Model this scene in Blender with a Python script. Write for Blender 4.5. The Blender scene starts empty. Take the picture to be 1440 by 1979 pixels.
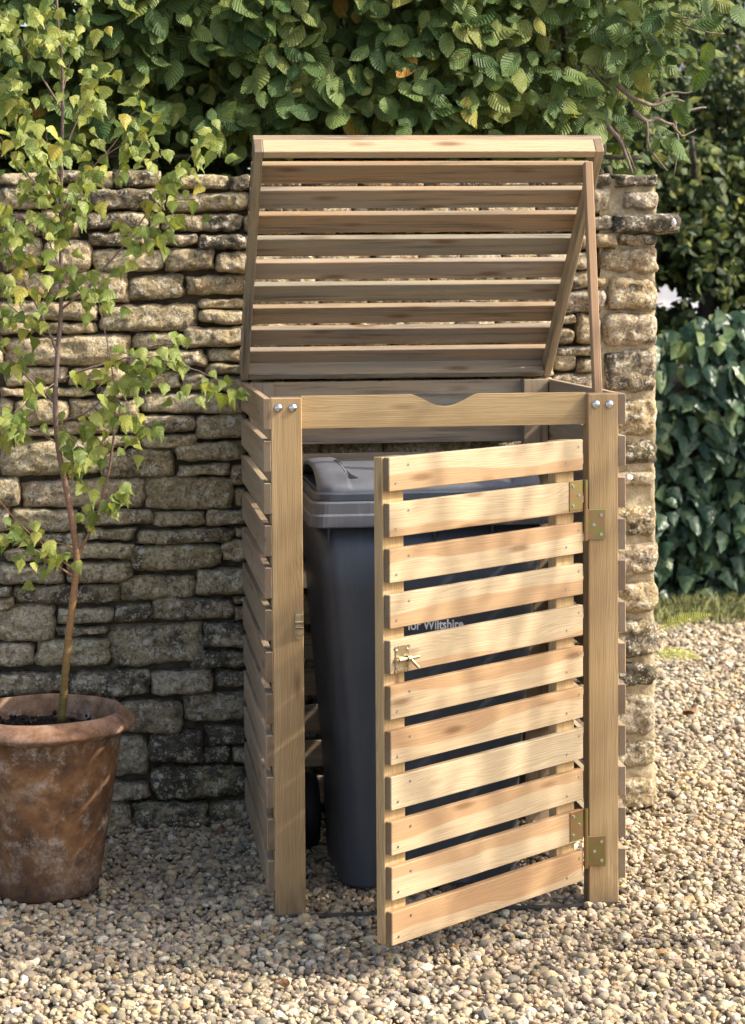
import bpy, bmesh, math, random
import numpy as np
from mathutils import Vector, Matrix, Euler, noise

# ------------------------------------------------------------------ camera, world, sun, exposure
SC = bpy.context.scene
COL = SC.collection
pi = math.pi
F_PX, PW, PH = 3911.23, 1440.0, 1979.0
CAM = Vector((-0.36631, -4.72377, 1.49618))
YAW, PITCH, ROLL = 0.09979, 0.05122, -0.00826
PPX, PPY = 720 - 109.73, 989.5 - 231.77
fw = Vector((math.sin(YAW) * math.cos(PITCH), math.cos(YAW) * math.cos(PITCH), -math.sin(PITCH)))
r0 = Vector((math.cos(YAW), -math.sin(YAW), 0.0))
u0 = r0.cross(fw)
rt = r0 * math.cos(ROLL) + u0 * math.sin(ROLL)
up = -r0 * math.sin(ROLL) + u0 * math.cos(ROLL)
cd = bpy.data.cameras.new('camera')
cam = bpy.data.objects.new('camera', cd)
COL.objects.link(cam)
M3 = Matrix((rt, up, -fw)).transposed()
cam.matrix_world = Matrix.Translation(CAM) @ M3.to_4x4()
cd.sensor_fit = 'VERTICAL'
cd.sensor_height = 36.0
cd.lens = F_PX * 36.0 / PH
cd.shift_x = 109.73 / PH
cd.shift_y = -231.77 / PH
cd.clip_end = 600
cd.dof.use_dof = True
cd.dof.focus_distance = 4.75
cd.dof.aperture_fstop = 7.0
SC.camera = cam

TO_SUN = Vector((0.70, -0.17, 0.66)).normalized()
W = bpy.data.worlds.new('World')
SC.world = W
W.use_nodes = True
nt = W.node_tree
bg = nt.nodes['Background']
sky = nt.nodes.new('ShaderNodeTexSky')
sky.sky_type = 'NISHITA'
sky.sun_disc = False
sky.sun_elevation = math.asin(TO_SUN.z)
sky.sun_rotation = math.atan2(TO_SUN.x, TO_SUN.y)
sky.dust_density = 4.0
sky.ozone_density = 0.5
sky.air_density = 0.8
nt.links.new(sky.outputs[0], bg.inputs[0])
bg.inputs[1].default_value = 0.15
sd = bpy.data.lights.new('sun', 'SUN')
sd.energy = 2.3
sd.angle = math.radians(0.6)
sd.color = (1.0, 0.94, 0.83)
so = bpy.data.objects.new('sun', sd)
so.rotation_euler = (-TO_SUN).to_track_quat('-Z', 'Y').to_euler()
so.location = (3, -1, 4)
COL.objects.link(so)
SC.view_settings.view_transform = 'Standard'
SC.view_settings.look = 'None'
SC.view_settings.exposure = 1.36
SC.view_settings.gamma = 1.0
SC.cycles.max_bounces = 6
SC.cycles.diffuse_bounces = 4
SC.cycles.glossy_bounces = 2
SC.cycles.transmission_bounces = 3
SC.cycles.use_adaptive_sampling = True
SC.cycles.adaptive_threshold = 0.02
SC.cycles.caustics_reflective = False
SC.cycles.caustics_refractive = False

# ------------------------------------------------------------------ helpers
def ray(x, y):
    return fw + rt * ((x - PPX) / F_PX) - up * ((y - PPY) / F_PX)
def at(x, y, Y):                     # photo pixel -> point on the upright plane y = Y
    d = ray(x, y)
    return CAM + d * ((Y - CAM.y) / d.y)

def link(o, parent=None):
    COL.objects.link(o)
    if parent is not None:
        o.parent = parent
    return o
def obj(name, me, mat=None, parent=None, loc=None, rot=None, smooth=False, color=None):
    o = bpy.data.objects.new(name, me)
    link(o, parent)
    if mat is not None and not me.materials:
        me.materials.append(mat)
    if loc is not None:
        o.location = loc
    if rot is not None:
        o.rotation_euler = rot
    if smooth:
        me.polygons.foreach_set('use_smooth', [True] * len(me.polygons))
    if color is not None:
        o.color = color
    return o
def pymesh(name, v, f):
    me = bpy.data.meshes.new(name)
    me.from_pydata(v, [], f)
    me.update()
    return me
def empty(name, loc=(0, 0, 0), parent=None, rot=None):
    o = bpy.data.objects.new(name, None)
    o.empty_display_size = 0.05
    link(o, parent)
    o.location = loc
    if rot is not None:
        o.rotation_euler = rot
    return o
def tag(o, label=None, cat=None, group=None, kind=None):
    if label: o['label'] = label
    if cat: o['category'] = cat
    if group: o['group'] = group
    if kind: o['kind'] = kind
    return o
def bm_mesh(name, bm):
    me = bpy.data.meshes.new(name)
    bm.to_mesh(me)
    bm.free()
    return me
def add_box(bm, c, s, bevel=0.0, mat=0, rot=None):
    r = bmesh.ops.create_cube(bm, size=1.0)
    vs = r['verts']
    bmesh.ops.scale(bm, vec=s, verts=vs)
    if rot is not None:
        bmesh.ops.rotate(bm, cent=(0, 0, 0), matrix=rot, verts=vs)
    bmesh.ops.translate(bm, vec=c, verts=vs)
    fs = list({f for v in vs for f in v.link_faces})
    for f in fs: f.material_index = mat
    if bevel > 0:
        es = list({e for v in vs for e in v.link_edges})
        bmesh.ops.bevel(bm, geom=es, offset=bevel, segments=1, affect='EDGES', profile=0.5)
def add_cyl(bm, c, axis, r, L, n=16, mat=0, r2=None):
    ret = bmesh.ops.create_cone(bm, cap_ends=True, segments=n, radius1=r, radius2=r if r2 is None else r2, depth=L)
    vs = ret['verts']
    q = Vector((0, 0, 1)).rotation_difference(Vector(axis).normalized())
    bmesh.ops.rotate(bm, cent=(0, 0, 0), matrix=q.to_matrix(), verts=vs)
    bmesh.ops.translate(bm, vec=c, verts=vs)
    for f in {f for v in vs for f in v.link_faces}: f.material_index = mat
_boards = {}
def board(name, size, loc, mat, parent, rot=None, bevel=0.0016, color=(1, 1, 1, 1)):
    key = tuple(round(a, 4) for a in size) + (mat.name,)
    if key not in _boards:
        bm = bmesh.new()
        add_box(bm, (0, 0, 0), size, bevel)
        _boards[key] = bm_mesh('board', bm)
    return obj(name, _boards[key], mat, parent, loc, rot, color=color)
def tube(pts, rad, n=7, cap=True):
    """tapered tube through pts (Vectors), radii per point -> verts, faces"""
    v, f = [], []
    m = len(pts)
    prev = None
    for i, p in enumerate(pts):
        t = (pts[min(i + 1, m - 1)] - pts[max(i - 1, 0)]).normalized()
        a = Vector((1, 0, 0)) if prev is None else prev
        a = (a - t * a.dot(t))
        if a.length < 1e-4:
            a = t.orthogonal()
        a.normalize()
        prev = a
        b = t.cross(a)
        for k in range(n):
            an = 2 * pi * k / n
            v.append(p + (a * math.cos(an) + b * math.sin(an)) * rad[i])
    for i in range(m - 1):
        for k in range(n):
            f.append((i * n + k, i * n + (k + 1) % n, (i + 1) * n + (k + 1) % n, (i + 1) * n + k))
    if cap:
        f.append(tuple(range(n - 1, -1, -1)))
        f.append(tuple((m - 1) * n + k for k in range(n)))
    return v, f
def smooth_path(pts, sub=4, wob=0.0, seed=0):
    rnd = random.Random(seed)
    out = []
    m = len(pts)
    for i in range(m - 1):
        p0, p1, p2, p3 = pts[max(i - 1, 0)], pts[i], pts[i + 1], pts[min(i + 2, m - 1)]
        for k in range(sub):
            t = k / sub
            q = 0.5 * ((2 * p1) + (p2 - p0) * t + (2 * p0 - 5 * p1 + 4 * p2 - p3) * t * t + (3 * p1 - p0 - 3 * p2 + p3) * t ** 3)
            if wob and (i or k):
                q = q + Vector((rnd.uniform(-wob, wob), rnd.uniform(-wob, wob), rnd.uniform(-wob, wob)))
            out.append(q)
    out.append(pts[-1].copy())
    return out
def lathe(prof, n=48):
    v, f = [], []
    for r, z in prof:
        for k in range(n):
            a = 2 * pi * k / n
            v.append((r * math.cos(a), r * math.sin(a), z))
    for i in range(len(prof) - 1):
        for k in range(n):
            f.append((i * n + k, i * n + (k + 1) % n, (i + 1) * n + (k + 1) % n, (i + 1) * n + k))
    return v, f

def merged(name, bases, pick, mats, tints, uv=True, flat=()):
    """join many transformed copies of quad-only base shapes into one mesh.
    bases: list of (verts (n,3), quads (m,4), uvs (n,2) or None); pick: base index; mats (k,4,4); tints (k,3)"""
    V, Q, U, T, S = [], [], [], [], []
    off = 0
    for b, (bv, bq, bu) in enumerate(bases):
        idx = np.nonzero(pick == b)[0]
        if len(idx) == 0: continue
        A = mats[idx]
        vv = np.einsum('kij,nj->kni', A[:, :3, :3], bv) + A[:, None, :3, 3]
        n = len(bv)
        qq = bq[None] + (np.arange(len(idx)) * n)[:, None, None] + off
        V.append(vv.reshape(-1, 3)); Q.append(qq.reshape(-1, 4))
        T.append(np.repeat(tints[idx], n, axis=0))
        if uv: U.append(np.tile(bu, (len(idx), 1)))
        S.append(np.full(qq.shape[0] * qq.shape[1], b not in flat))
        off += n * len(idx)
    V = np.concatenate(V).astype(np.float32); Q = np.concatenate(Q).astype(np.int32); T = np.concatenate(T).astype(np.float32)
    me = bpy.data.meshes.new(name)
    me.vertices.add(len(V)); me.vertices.foreach_set('co', V.ravel())
    me.loops.add(Q.size); me.loops.foreach_set('vertex_index', Q.ravel())
    me.polygons.add(len(Q)); me.polygons.foreach_set('loop_start', np.arange(0, Q.size, 4, dtype=np.int32))
    try: me.polygons.foreach_set('loop_total', np.full(len(Q), 4, dtype=np.int32))
    except Exception: pass
    me.polygons.foreach_set('use_smooth', np.concatenate(S))
    at_ = me.attributes.new('tint', 'FLOAT_COLOR', 'POINT')
    at_.data.foreach_set('color', np.concatenate([T, np.ones((len(T), 1), np.float32)], 1).ravel())
    if uv:
        U = np.concatenate(U).astype(np.float32)
        ul = me.uv_layers.new(name='UVMap')
        ul.data.foreach_set('uv', U[Q.ravel()].ravel())
    me.update(calc_edges=True)
    me.validate()
    return me

# ------------------------------------------------------------------ material kit
class N:
    def __init__(self, name):
        self.m = bpy.data.materials.new(name)
        self.m.use_nodes = True
        self.t = self.m.node_tree
        self.b = self.t.nodes['Principled BSDF']
        self.out = self.t.nodes['Material Output']
    def n(self, kind, **kw):
        x = self.t.nodes.new(kind)
        for k, v in kw.items(): setattr(x, k, v)
        return x
    def l(self, a, b): self.t.links.new(a, b)
    def set(self, sock, v):
        if isinstance(v, bpy.types.NodeSocket): self.l(v, sock)
        else: sock.default_value = v
    def math(self, op, a, b=None, c=None, clamp=False):
        x = self.n('ShaderNodeMath', operation=op, use_clamp=clamp)
        self.set(x.inputs[0], a)
        if b is not None: self.set(x.inputs[1], b)
        if c is not None: self.set(x.inputs[2], c)
        return x.outputs[0]
    def mix(self, f, a, b, blend='MIX'):
        x = self.n('ShaderNodeMix', data_type='RGBA', blend_type=blend)
        self.set(x.inputs[0], f)
        self.set(x.inputs[6], a if not isinstance(a, tuple) else (*a[:3], 1))
        self.set(x.inputs[7], b if not isinstance(b, tuple) else (*b[:3], 1))
        return x.outputs[2]
    def ramp(self, f, stops, interp='LINEAR'):
        x = self.n('ShaderNodeValToRGB')
        x.color_ramp.interpolation = interp
        el = x.color_ramp.elements
        while len(el) < len(stops): el.new(0.5)
        for e, (p, c) in zip(el, stops):
            e.position = p
            e.color = (*c, 1) if isinstance(c, tuple) else (c, c, c, 1)
        self.set(x.inputs[0], f)
        return x.outputs[0]
    def noise(self, vec, scale, detail=4, rough=0.55, dist=0.0):
        x = self.n('ShaderNodeTexNoise')
        if vec is not None: self.l(vec, x.inputs['Vector'])
        x.inputs['Scale'].default_value = scale
        x.inputs['Detail'].default_value = detail
        x.inputs['Roughness'].default_value = rough
        x.inputs['Distortion'].default_value = dist
        return x.outputs[0]
    def voronoi(self, vec, scale, feature='F1', rand=1.0):
        x = self.n('ShaderNodeTexVoronoi', feature=feature)
        if vec is not None: self.l(vec, x.inputs['Vector'])
        x.inputs['Scale'].default_value = scale
        x.inputs['Randomness'].default_value = rand
        return x
    def vec(self, v, scale=(1, 1, 1), loc=None):
        x = self.n('ShaderNodeMapping')
        self.l(v, x.inputs[0])
        x.inputs['Scale'].default_value = scale
        if loc is not None: self.set(x.inputs['Location'], loc)
        return x.outputs[0]
    def bump(self, h, strength=0.5, dist=0.005, normal=None):
        x = self.n('ShaderNodeBump')
        x.inputs['Strength'].default_value = strength
        x.inputs['Distance'].default_value = dist
        self.l(h, x.inputs['Height'])
        if normal is not None: self.l(normal, x.inputs['Normal'])
        return x.outputs[0]
    def fin(self, color=None, rough=None, normal=None, metallic=None, spec=None):
        if color is not None: self.set(self.b.inputs['Base Color'], color if not isinstance(color, tuple) else (*color[:3], 1))
        if rough is not None: self.set(self.b.inputs['Roughness'], rough)
        if normal is not None: self.l(normal, self.b.inputs['Normal'])
        if metallic is not None: self.b.inputs['Metallic'].default_value = metallic
        if spec is not None: self.b.inputs['Specular IOR Level'].default_value = spec
        return self.m

def wood(name, sap, heart, grey=0.0, heart_amt=0.5, greycol=(0.22, 0.19, 0.155), contrast=1.0, by_alpha=False, stain=False):
    """pine board: grain runs along local x; two-tone sap/heartwood; a board's own tint is its object colour"""
    k = N(name)
    tc = k.n('ShaderNodeTexCoord'); oi = k.n('ShaderNodeObjectInfo')
    rnd = oi.outputs['Random']
    off = k.n('ShaderNodeCombineXYZ')
    k.set(off.inputs[0], k.math('MULTIPLY', rnd, 37.0)); k.set(off.inputs[1], k.math('MULTIPLY', rnd, 91.0)); k.set(off.inputs[2], k.math('MULTIPLY', rnd, 53.0))
    add = k.n('ShaderNodeVectorMath', operation='ADD')
    k.l(tc.outputs['Object'], add.inputs[0]); k.l(off.outputs[0], add.inputs[1])
    P = add.outputs[0]
    sep = k.n('ShaderNodeSeparateXYZ'); k.l(tc.outputs['Object'], sep.inputs[0])
    # long wandering coordinate across the board
    warp = k.noise(k.vec(P, (2.2, 9, 9)), 1.0, 2, 0.5)
    zz = k.math('MULTIPLY_ADD', warp, 0.075, k.math('ADD', sep.outputs[2], k.math('MULTIPLY', sep.outputs[1], 0.7)))
    # growth rings
    rp = k.n('ShaderNodeCombineXYZ'); k.set(rp.inputs[0], k.math('MULTIPLY', sep.outputs[0], 0.35)); k.set(rp.inputs[2], k.math('MULTIPLY_ADD', rnd, 7.0, zz))
    ring = k.math('SINE', k.math('MULTIPLY', k.math('ADD', zz, k.math('MULTIPLY', k.noise(k.vec(P, (1.5, 30, 30)), 1.0, 3), 0.02)), 1350.0))
    ring = k.math('POWER', k.math('MULTIPLY_ADD', ring, 0.5, 0.5), 2.2)
    fine = k.noise(k.vec(P, (6, 420, 420)), 1.0, 4, 0.7)
    # heartwood band on one side
    edge = k.math('MULTIPLY_ADD', k.math('SUBTRACT', k.math('FRACT', k.math('MULTIPLY', rnd, 17.3)), 0.5), 0.075, 0.0)
    sgn = k.math('SIGN', k.math('SUBTRACT', k.math('FRACT', k.math('MULTIPLY', rnd, 29.7)), 0.5))
    hz = k.math('MULTIPLY', k.math('SUBTRACT', k.math('ADD', zz, -0.037), edge), sgn)
    if by_alpha:      # object alpha: 0.5 none, above = heartwood along the top edge, below = along the bottom edge
        hh = k.math('MULTIPLY_ADD', oi.outputs['Alpha'], 2.0, -1.0)
        hz = k.math('SUBTRACT', k.math('MULTIPLY', k.math('ADD', zz, -0.037), k.math('SIGN', hh)), k.math('MULTIPLY', k.math('SUBTRACT', 0.5, k.math('ABSOLUTE', hh)), 0.0735))
    hm = k.math('MULTIPLY_ADD', hz, 260.0, 0.5, clamp=True)
    hm = k.math('MULTIPLY', hm, heart_amt)
    c = k.mix(hm, sap, heart)
    c = k.mix(k.math('MULTIPLY', ring, 0.25 * contrast), c, (heart[0] * 0.62, heart[1] * 0.55, heart[2] * 0.5))
    c = k.mix(k.math('MULTIPLY', k.math('SUBTRACT', fine, 0.42, clamp=True), 1.5 * contrast), c, (heart[0] * 0.55, heart[1] * 0.5, heart[2] * 0.45))
    if grey > 0:
        st = k.noise(k.vec(P, (1.6, 34, 34)), 1.0, 5, 0.65)
        g = k.ramp(st, [(0.34, 0.0), (0.62, 1.0)])
        c = k.mix(k.math('MULTIPLY', g, grey), c, greycol)
        st2 = k.noise(k.vec(P, (2.5, 60, 60)), 1.0, 5, 0.7)
        c = k.mix(k.math('MULTIPLY', k.ramp(st2, [(0.50, 0.0), (0.66, 1.0)]), 0.8 * grey), c, (0.075, 0.065, 0.055))
    blotch = k.noise(P, 7.0, 4, 0.6)
    c = k.mix(k.math('MULTIPLY', k.math('SUBTRACT', blotch, 0.45, clamp=True), 0.9), c, (c and (sap[0] * .6, sap[1] * .56, sap[2] * .5)))
    # knots
    vo = k.voronoi(k.vec(P, (4.2, 17, 17)), 1.0)
    kn = k.math('LESS_THAN', vo.outputs['Distance'], 0.13)
    c = k.mix(k.math('MULTIPLY', k.ramp(vo.outputs['Distance'], [(0.07, 1.0), (0.20, 0.0)]), 0.75), c, (0.15, 0.075, 0.032))
    if stain:         # damp, grubby foot
        gp = k.n('ShaderNodeNewGeometry'); sz_ = k.n('ShaderNodeSeparateXYZ'); k.l(gp.outputs['Position'], sz_.inputs[0])
        ft = k.math('MULTIPLY_ADD', sz_.outputs[2], -8.0, k.math('MULTIPLY_ADD', k.noise(k.vec(P, (14, 60, 60)), 1.0, 4), 1.6, 0.0), clamp=True)
        c = k.mix(k.math('MULTIPLY', ft, 0.75), c, (0.10, 0.075, 0.045))
    nrm = k.n('ShaderNodeVectorTransform', vector_type='NORMAL', convert_from='WORLD', convert_to='OBJECT')
    gn = k.n('ShaderNodeNewGeometry'); k.l(gn.outputs['True Normal'], nrm.inputs[0])
    sn_ = k.n('ShaderNodeSeparateXYZ'); k.l(nrm.outputs[0], sn_.inputs[0])
    endg = k.math('GREATER_THAN', k.math('ABSOLUTE', sn_.outputs[0]), 0.9)
    c = k.mix(k.math('MULTIPLY', endg, 0.8), c, (0.15, 0.105, 0.065))      # sawn end grain
    cm = k.mix(1.0, c, oi.outputs['Color'], 'MULTIPLY')
    h = k.math('ADD', k.math('MULTIPLY', fine, 0.7), k.math('MULTIPLY', ring, -0.3))
    return k.fin(cm, k.math('MULTIPLY_ADD', fine, 0.2, 0.55), k.bump(h, 0.22, 0.0012), spec=0.25)

M = {}
M['pine'] = wood('pine_pale', (0.485, 0.395, 0.255), (0.395, 0.258, 0.138), 0.0, 0.95, by_alpha=True, contrast=1.15)
M['pine_post'] = wood('pine_treated', (0.48, 0.345, 0.172), (0.40, 0.265, 0.115), 0.0, 0.5, contrast=1.6, stain=True)
M['pine_weathered'] = wood('pine_weathered', (0.47, 0.37, 0.235), (0.42, 0.275, 0.145), 0.9, 0.8, greycol=(0.27, 0.24, 0.19))
M['pine_side'] = wood('pine_side', (0.46, 0.355, 0.23), (0.40, 0.27, 0.155), 0.4, 0.6)

def metal(name, c1, c2, rough=0.35, scale=30):
    k = N(name)
    tc = k.n('ShaderNodeTexCoord')
    c = k.mix(k.ramp(k.noise(tc.outputs['Object'], scale, 3), [(0.38, 0.0), (0.62, 1.0)]), c1, c2)
    return k.fin(c, rough, metallic=1.0)
M['zinc'] = metal('bright_zinc', (0.72, 0.73, 0.74), (0.62, 0.63, 0.65), 0.18)
M['passivated'] = metal('yellow_passivated_steel', (0.30, 0.28, 0.10), (0.38, 0.22, 0.13), 0.42, 30)
M['brass_bolt'] = metal('yellow_zinc_bolt', (0.50, 0.44, 0.27), (0.42, 0.31, 0.19), 0.34, 60)
M['steel_strip'] = metal('galvanised_strip', (0.16, 0.165, 0.165), (0.09, 0.09, 0.09), 0.5, 20)

def stone_mat(name='limestone'):
    k = N(name)
    tc = k.n('ShaderNodeTexCoord'); oi = k.n('ShaderNodeObjectInfo'); geo = k.n('ShaderNodeNewGeometry')
    P = geo.outputs['Position']
    add = k.n('ShaderNodeVectorMath', operation='ADD'); k.l(P, add.inputs[0])
    off = k.n('ShaderNodeCombineXYZ'); k.set(off.inputs[0], k.math('MULTIPLY', oi.outputs['Random'], 19.0)); k.set(off.inputs[1], k.math('MULTIPLY', oi.outputs['Random'], 7.0))
    k.l(off.outputs[0], add.inputs[1]); Q = add.outputs[0]
    oc = oi.outputs['Color']; al = oi.outputs['Alpha']     # alpha = how much dark lichen the stone carries
    pit = k.noise(Q, 95.0, 5, 0.75)
    mid = k.noise(Q, 34.0, 5, 0.62)
    big = k.noise(k.vec(Q, (1, 1, 2.2)), 9.0, 4, 0.55)
    c = k.mix(k.ramp(mid, [(0.36, 0.0), (0.64, 1.0)]), (0.86, 0.78, 0.66), (1.10, 1.05, 0.95))
    c = k.mix(1.0, c, oc, 'MULTIPLY')
    c = k.mix(k.math('MULTIPLY', k.ramp(big, [(0.42, 0.0), (0.62, 1.0)]), 0.36), c, (0.34, 0.235, 0.10))
    # black-grey lichen crust
    dk = k.math('ADD', k.math('MULTIPLY', mid, 0.45), k.math('MULTIPLY', k.noise(Q, 13.0, 5, 0.6), 0.65))
    dk = k.math('MULTIPLY_ADD', k.math('ADD', dk, k.math('MULTIPLY', al, 0.34)), 8.0, -5.35, clamp=True)
    c = k.mix(k.math('MULTIPLY', dk, 0.86), c, (0.052, 0.048, 0.040))
    c = k.mix(k.math('MULTIPLY', k.ramp(pit, [(0.49, 0.0), (0.60, 1.0)]), k.math('MULTIPLY_ADD', al, 0.25, 0.62)), c, (0.075, 0.06, 0.04))
    # pale lichen rosettes
    vo = k.voronoi(Q, 38.0)
    d = k.math('ADD', vo.outputs['Distance'], k.math('ADD', k.math('MULTIPLY', k.math('SUBTRACT', mid, 0.5), 1.0), k.math('MULTIPLY', k.math('SUBTRACT', pit, 0.5), 0.5)))
    sepc = k.n('ShaderNodeSeparateColor'); k.l(vo.outputs['Color'], sepc.inputs[0])
    on = k.math('GREATER_THAN', k.math('ADD', sepc.outputs[0], k.math('MULTIPLY', al, 0.30)), 0.83)
    ros = k.math('MULTIPLY', k.ramp(d, [(0.20, 1.0), (0.33, 0.0)]), on)
    c = k.mix(k.math('MULTIPLY', ros, 0.85), c, (0.58, 0.55, 0.46))
    sp = k.math('ADD', k.math('MULTIPLY', k.noise(Q, 150.0, 4, 0.7), 0.6), k.math('MULTIPLY', k.noise(Q, 42.0, 3, 0.6), 0.5))
    c = k.mix(k.math('MULTIPLY', k.math('MULTIPLY_ADD', sp, 12.0, -6.85, clamp=True), 0.85), c, (0.72, 0.65, 0.49))
    # moss / orange tint
    c = k.mix(k.math('MULTIPLY', k.ramp(k.noise(Q, 22.0, 4), [(0.58, 0.0), (0.7, 1.0)]), 0.4), c, (0.17, 0.16, 0.04))
    h = k.math('ADD', k.math('MULTIPLY', mid, 0.9), k.math('ADD', k.math('MULTIPLY', pit, 0.55), k.math('MULTIPLY', k.noise(Q, 260.0, 3, 0.6), 0.22)))
    return k.fin(c, 0.92, k.bump(h, 1.0, 0.015), spec=0.15)
M['stone'] = stone_mat()
def simple(name, c1, c2, scale, rough=0.9, bump=0.4, bdist=0.004, detail=5):
    k = N(name)
    g = k.n('ShaderNodeNewGeometry')
    n1 = k.noise(g.outputs['Position'], scale, detail, 0.62)
    c = k.mix(k.ramp(n1, [(0.36, 0.0), (0.64, 1.0)]), c1, c2)
    return k.fin(c, rough, k.bump(n1, bump, bdist), spec=0.2)
M['core'] = simple('wall_core_earth', (0.06, 0.048, 0.034), (0.12, 0.098, 0.068), 30)
M['mortar'] = simple('lime_mortar', (0.33, 0.265, 0.16), (0.47, 0.39, 0.25), 70, bump=0.9, bdist=0.006)
M['soil'] = simple('potting_soil', (0.012, 0.009, 0.007), (0.04, 0.03, 0.022), 90, bump=1.0, bdist=0.01)
M['bark_twig'] = simple('twig_bark', (0.16, 0.12, 0.09), (0.27, 0.22, 0.17), 60)
M['bark_dark'] = simple('hedge_stem_bark', (0.05, 0.042, 0.032), (0.10, 0.085, 0.065), 50)

def plastic(name, col, rough=0.42, scuff=0.12):
    k = N(name)
    tc = k.n('ShaderNodeTexCoord')
    n1 = k.noise(tc.outputs['Object'], 6.0, 5, 0.65)
    n2 = k.noise(k.vec(tc.outputs['Object'], (60, 60, 6)), 1.0, 4, 0.7)
    c = k.mix(k.math('MULTIPLY', k.ramp(n2, [(0.5, 0.0), (0.75, 1.0)]), scuff), col, (0.22, 0.22, 0.22))
    c = k.mix(k.math('MULTIPLY', k.ramp(n1, [(0.4, 0.0), (0.65, 1.0)]), 0.25), c, (col[0] * 1.6, col[1] * 1.5, col[2] * 1.4))
    return k.fin(c, k.math('MULTIPLY_ADD', n1, 0.25, rough - 0.1), k.bump(k.noise(tc.outputs['Object'], 700.0, 2), 0.08, 0.0006), spec=0.45)
M['bin'] = plastic('grey_bin_plastic', (0.052, 0.064, 0.080), 0.36)
M['bin_lid'] = plastic('grey_lid_plastic', (0.105, 0.112, 0.13), 0.46, 0.3)
M['bin_rim'] = plastic('grey_rim_plastic', (0.10, 0.107, 0.123), 0.42, 0.6)
M['rubber'] = plastic('black_rubber', (0.012, 0.012, 0.014), 0.6, 0.05)
M['print'] = simple('white_print', (0.88, 0.88, 0.88), (0.92, 0.92, 0.92), 30, 0.6, 0.0)

# ------------------------------------------------------------------ the setting: ground, gravel, grass
def ground_mat():
    k = N('gravel_bed')
    g = k.n('ShaderNodeNewGeometry'); P = g.outputs['Position']
    vo = k.voronoi(P, 62.0)
    sepc = k.n('ShaderNodeSeparateColor'); k.l(vo.outputs['Color'], sepc.inputs[0])
    c = k.ramp(sepc.outputs[0], [(0.0, (0.16, 0.14, 0.11)), (0.3, (0.36, 0.30, 0.22)), (0.7, (0.46, 0.39, 0.28)), (1.0, (0.6, 0.54, 0.43))])
    c = k.mix(k.ramp(vo.outputs['Distance'], [(0.3, 0.0), (0.62, 0.85)]), c, (0.05, 0.04, 0.03))
    c = k.mix(k.math('MULTIPLY', k.noise(P, 2.0, 3), 0.35), c, (0.2, 0.17, 0.13))
    return k.fin(c, 0.9, k.bump(k.math('SUBTRACT', 1.0, vo.outputs['Distance']), 1.0, 0.012), spec=0.2)
M['ground'] = ground_mat()
g = obj('ground', pymesh('ground', [(-250, -250, -0.016), (250, -250, -0.016), (250, 250, -0.016), (-250, 250, -0.016)], [(0, 1, 2, 3)]), M['ground'])
tag(g, kind='structure')

def pebble_base(seed, n=2):
    bm = bmesh.new()
    bmesh.ops.create_cube(bm, size=1.0)
    if n == 2:
        bmesh.ops.subdivide_edges(bm, edges=bm.edges[:], cuts=1, use_grid_fill=True)
    rnd = random.Random(seed)
    o = Vector((rnd.uniform(0, 50), rnd.uniform(0, 50), rnd.uniform(0, 50)))
    cuts = [(Vector((rnd.gauss(0, 1), rnd.gauss(0, 1), rnd.gauss(0, 1))).normalized(), rnd.uniform(0.55, 0.85)) for _ in range(6)]
    for v in bm.verts:
        p = v.co.normalized()
        q = p.lerp(v.co * 1.25, 0.30)
        q = q * (1 + 0.30 * noise.noise(p * 1.4 + o))
        for (pn, pd) in cuts:
            e_ = q.dot(pn) - pd
            if e_ > 0: q = q - pn * e_
        v.co = q * 0.5
    bm.verts.ensure_lookup_table()
    V = np.array([v.co[:] for v in bm.verts]); Q = np.array([[v.index for v in f.verts] for f in bm.faces])
    bm.free()
    return (V, Q, None)
def pebble_field(rs, x0, x1, y0, y1, step, keep, size, layers=1):
    out = []
    for L in range(layers):
        xs = np.arange(x0, x1, step); ys = np.arange(y0, y1, step)
        X, Y = np.meshgrid(xs, ys)
        X = X.ravel() + rs.uniform(-.5, .5, X.size) * step; Y = Y.ravel() + rs.uniform(-.5, .5, Y.size) * step
        k = keep(X, Y)
        X, Y = X[k], Y[k]
        out.append(np.stack([X, Y, np.full(len(X), L * 0.006)], 1))
    return np.concatenate(out)
BW_ = 0.8323
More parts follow.
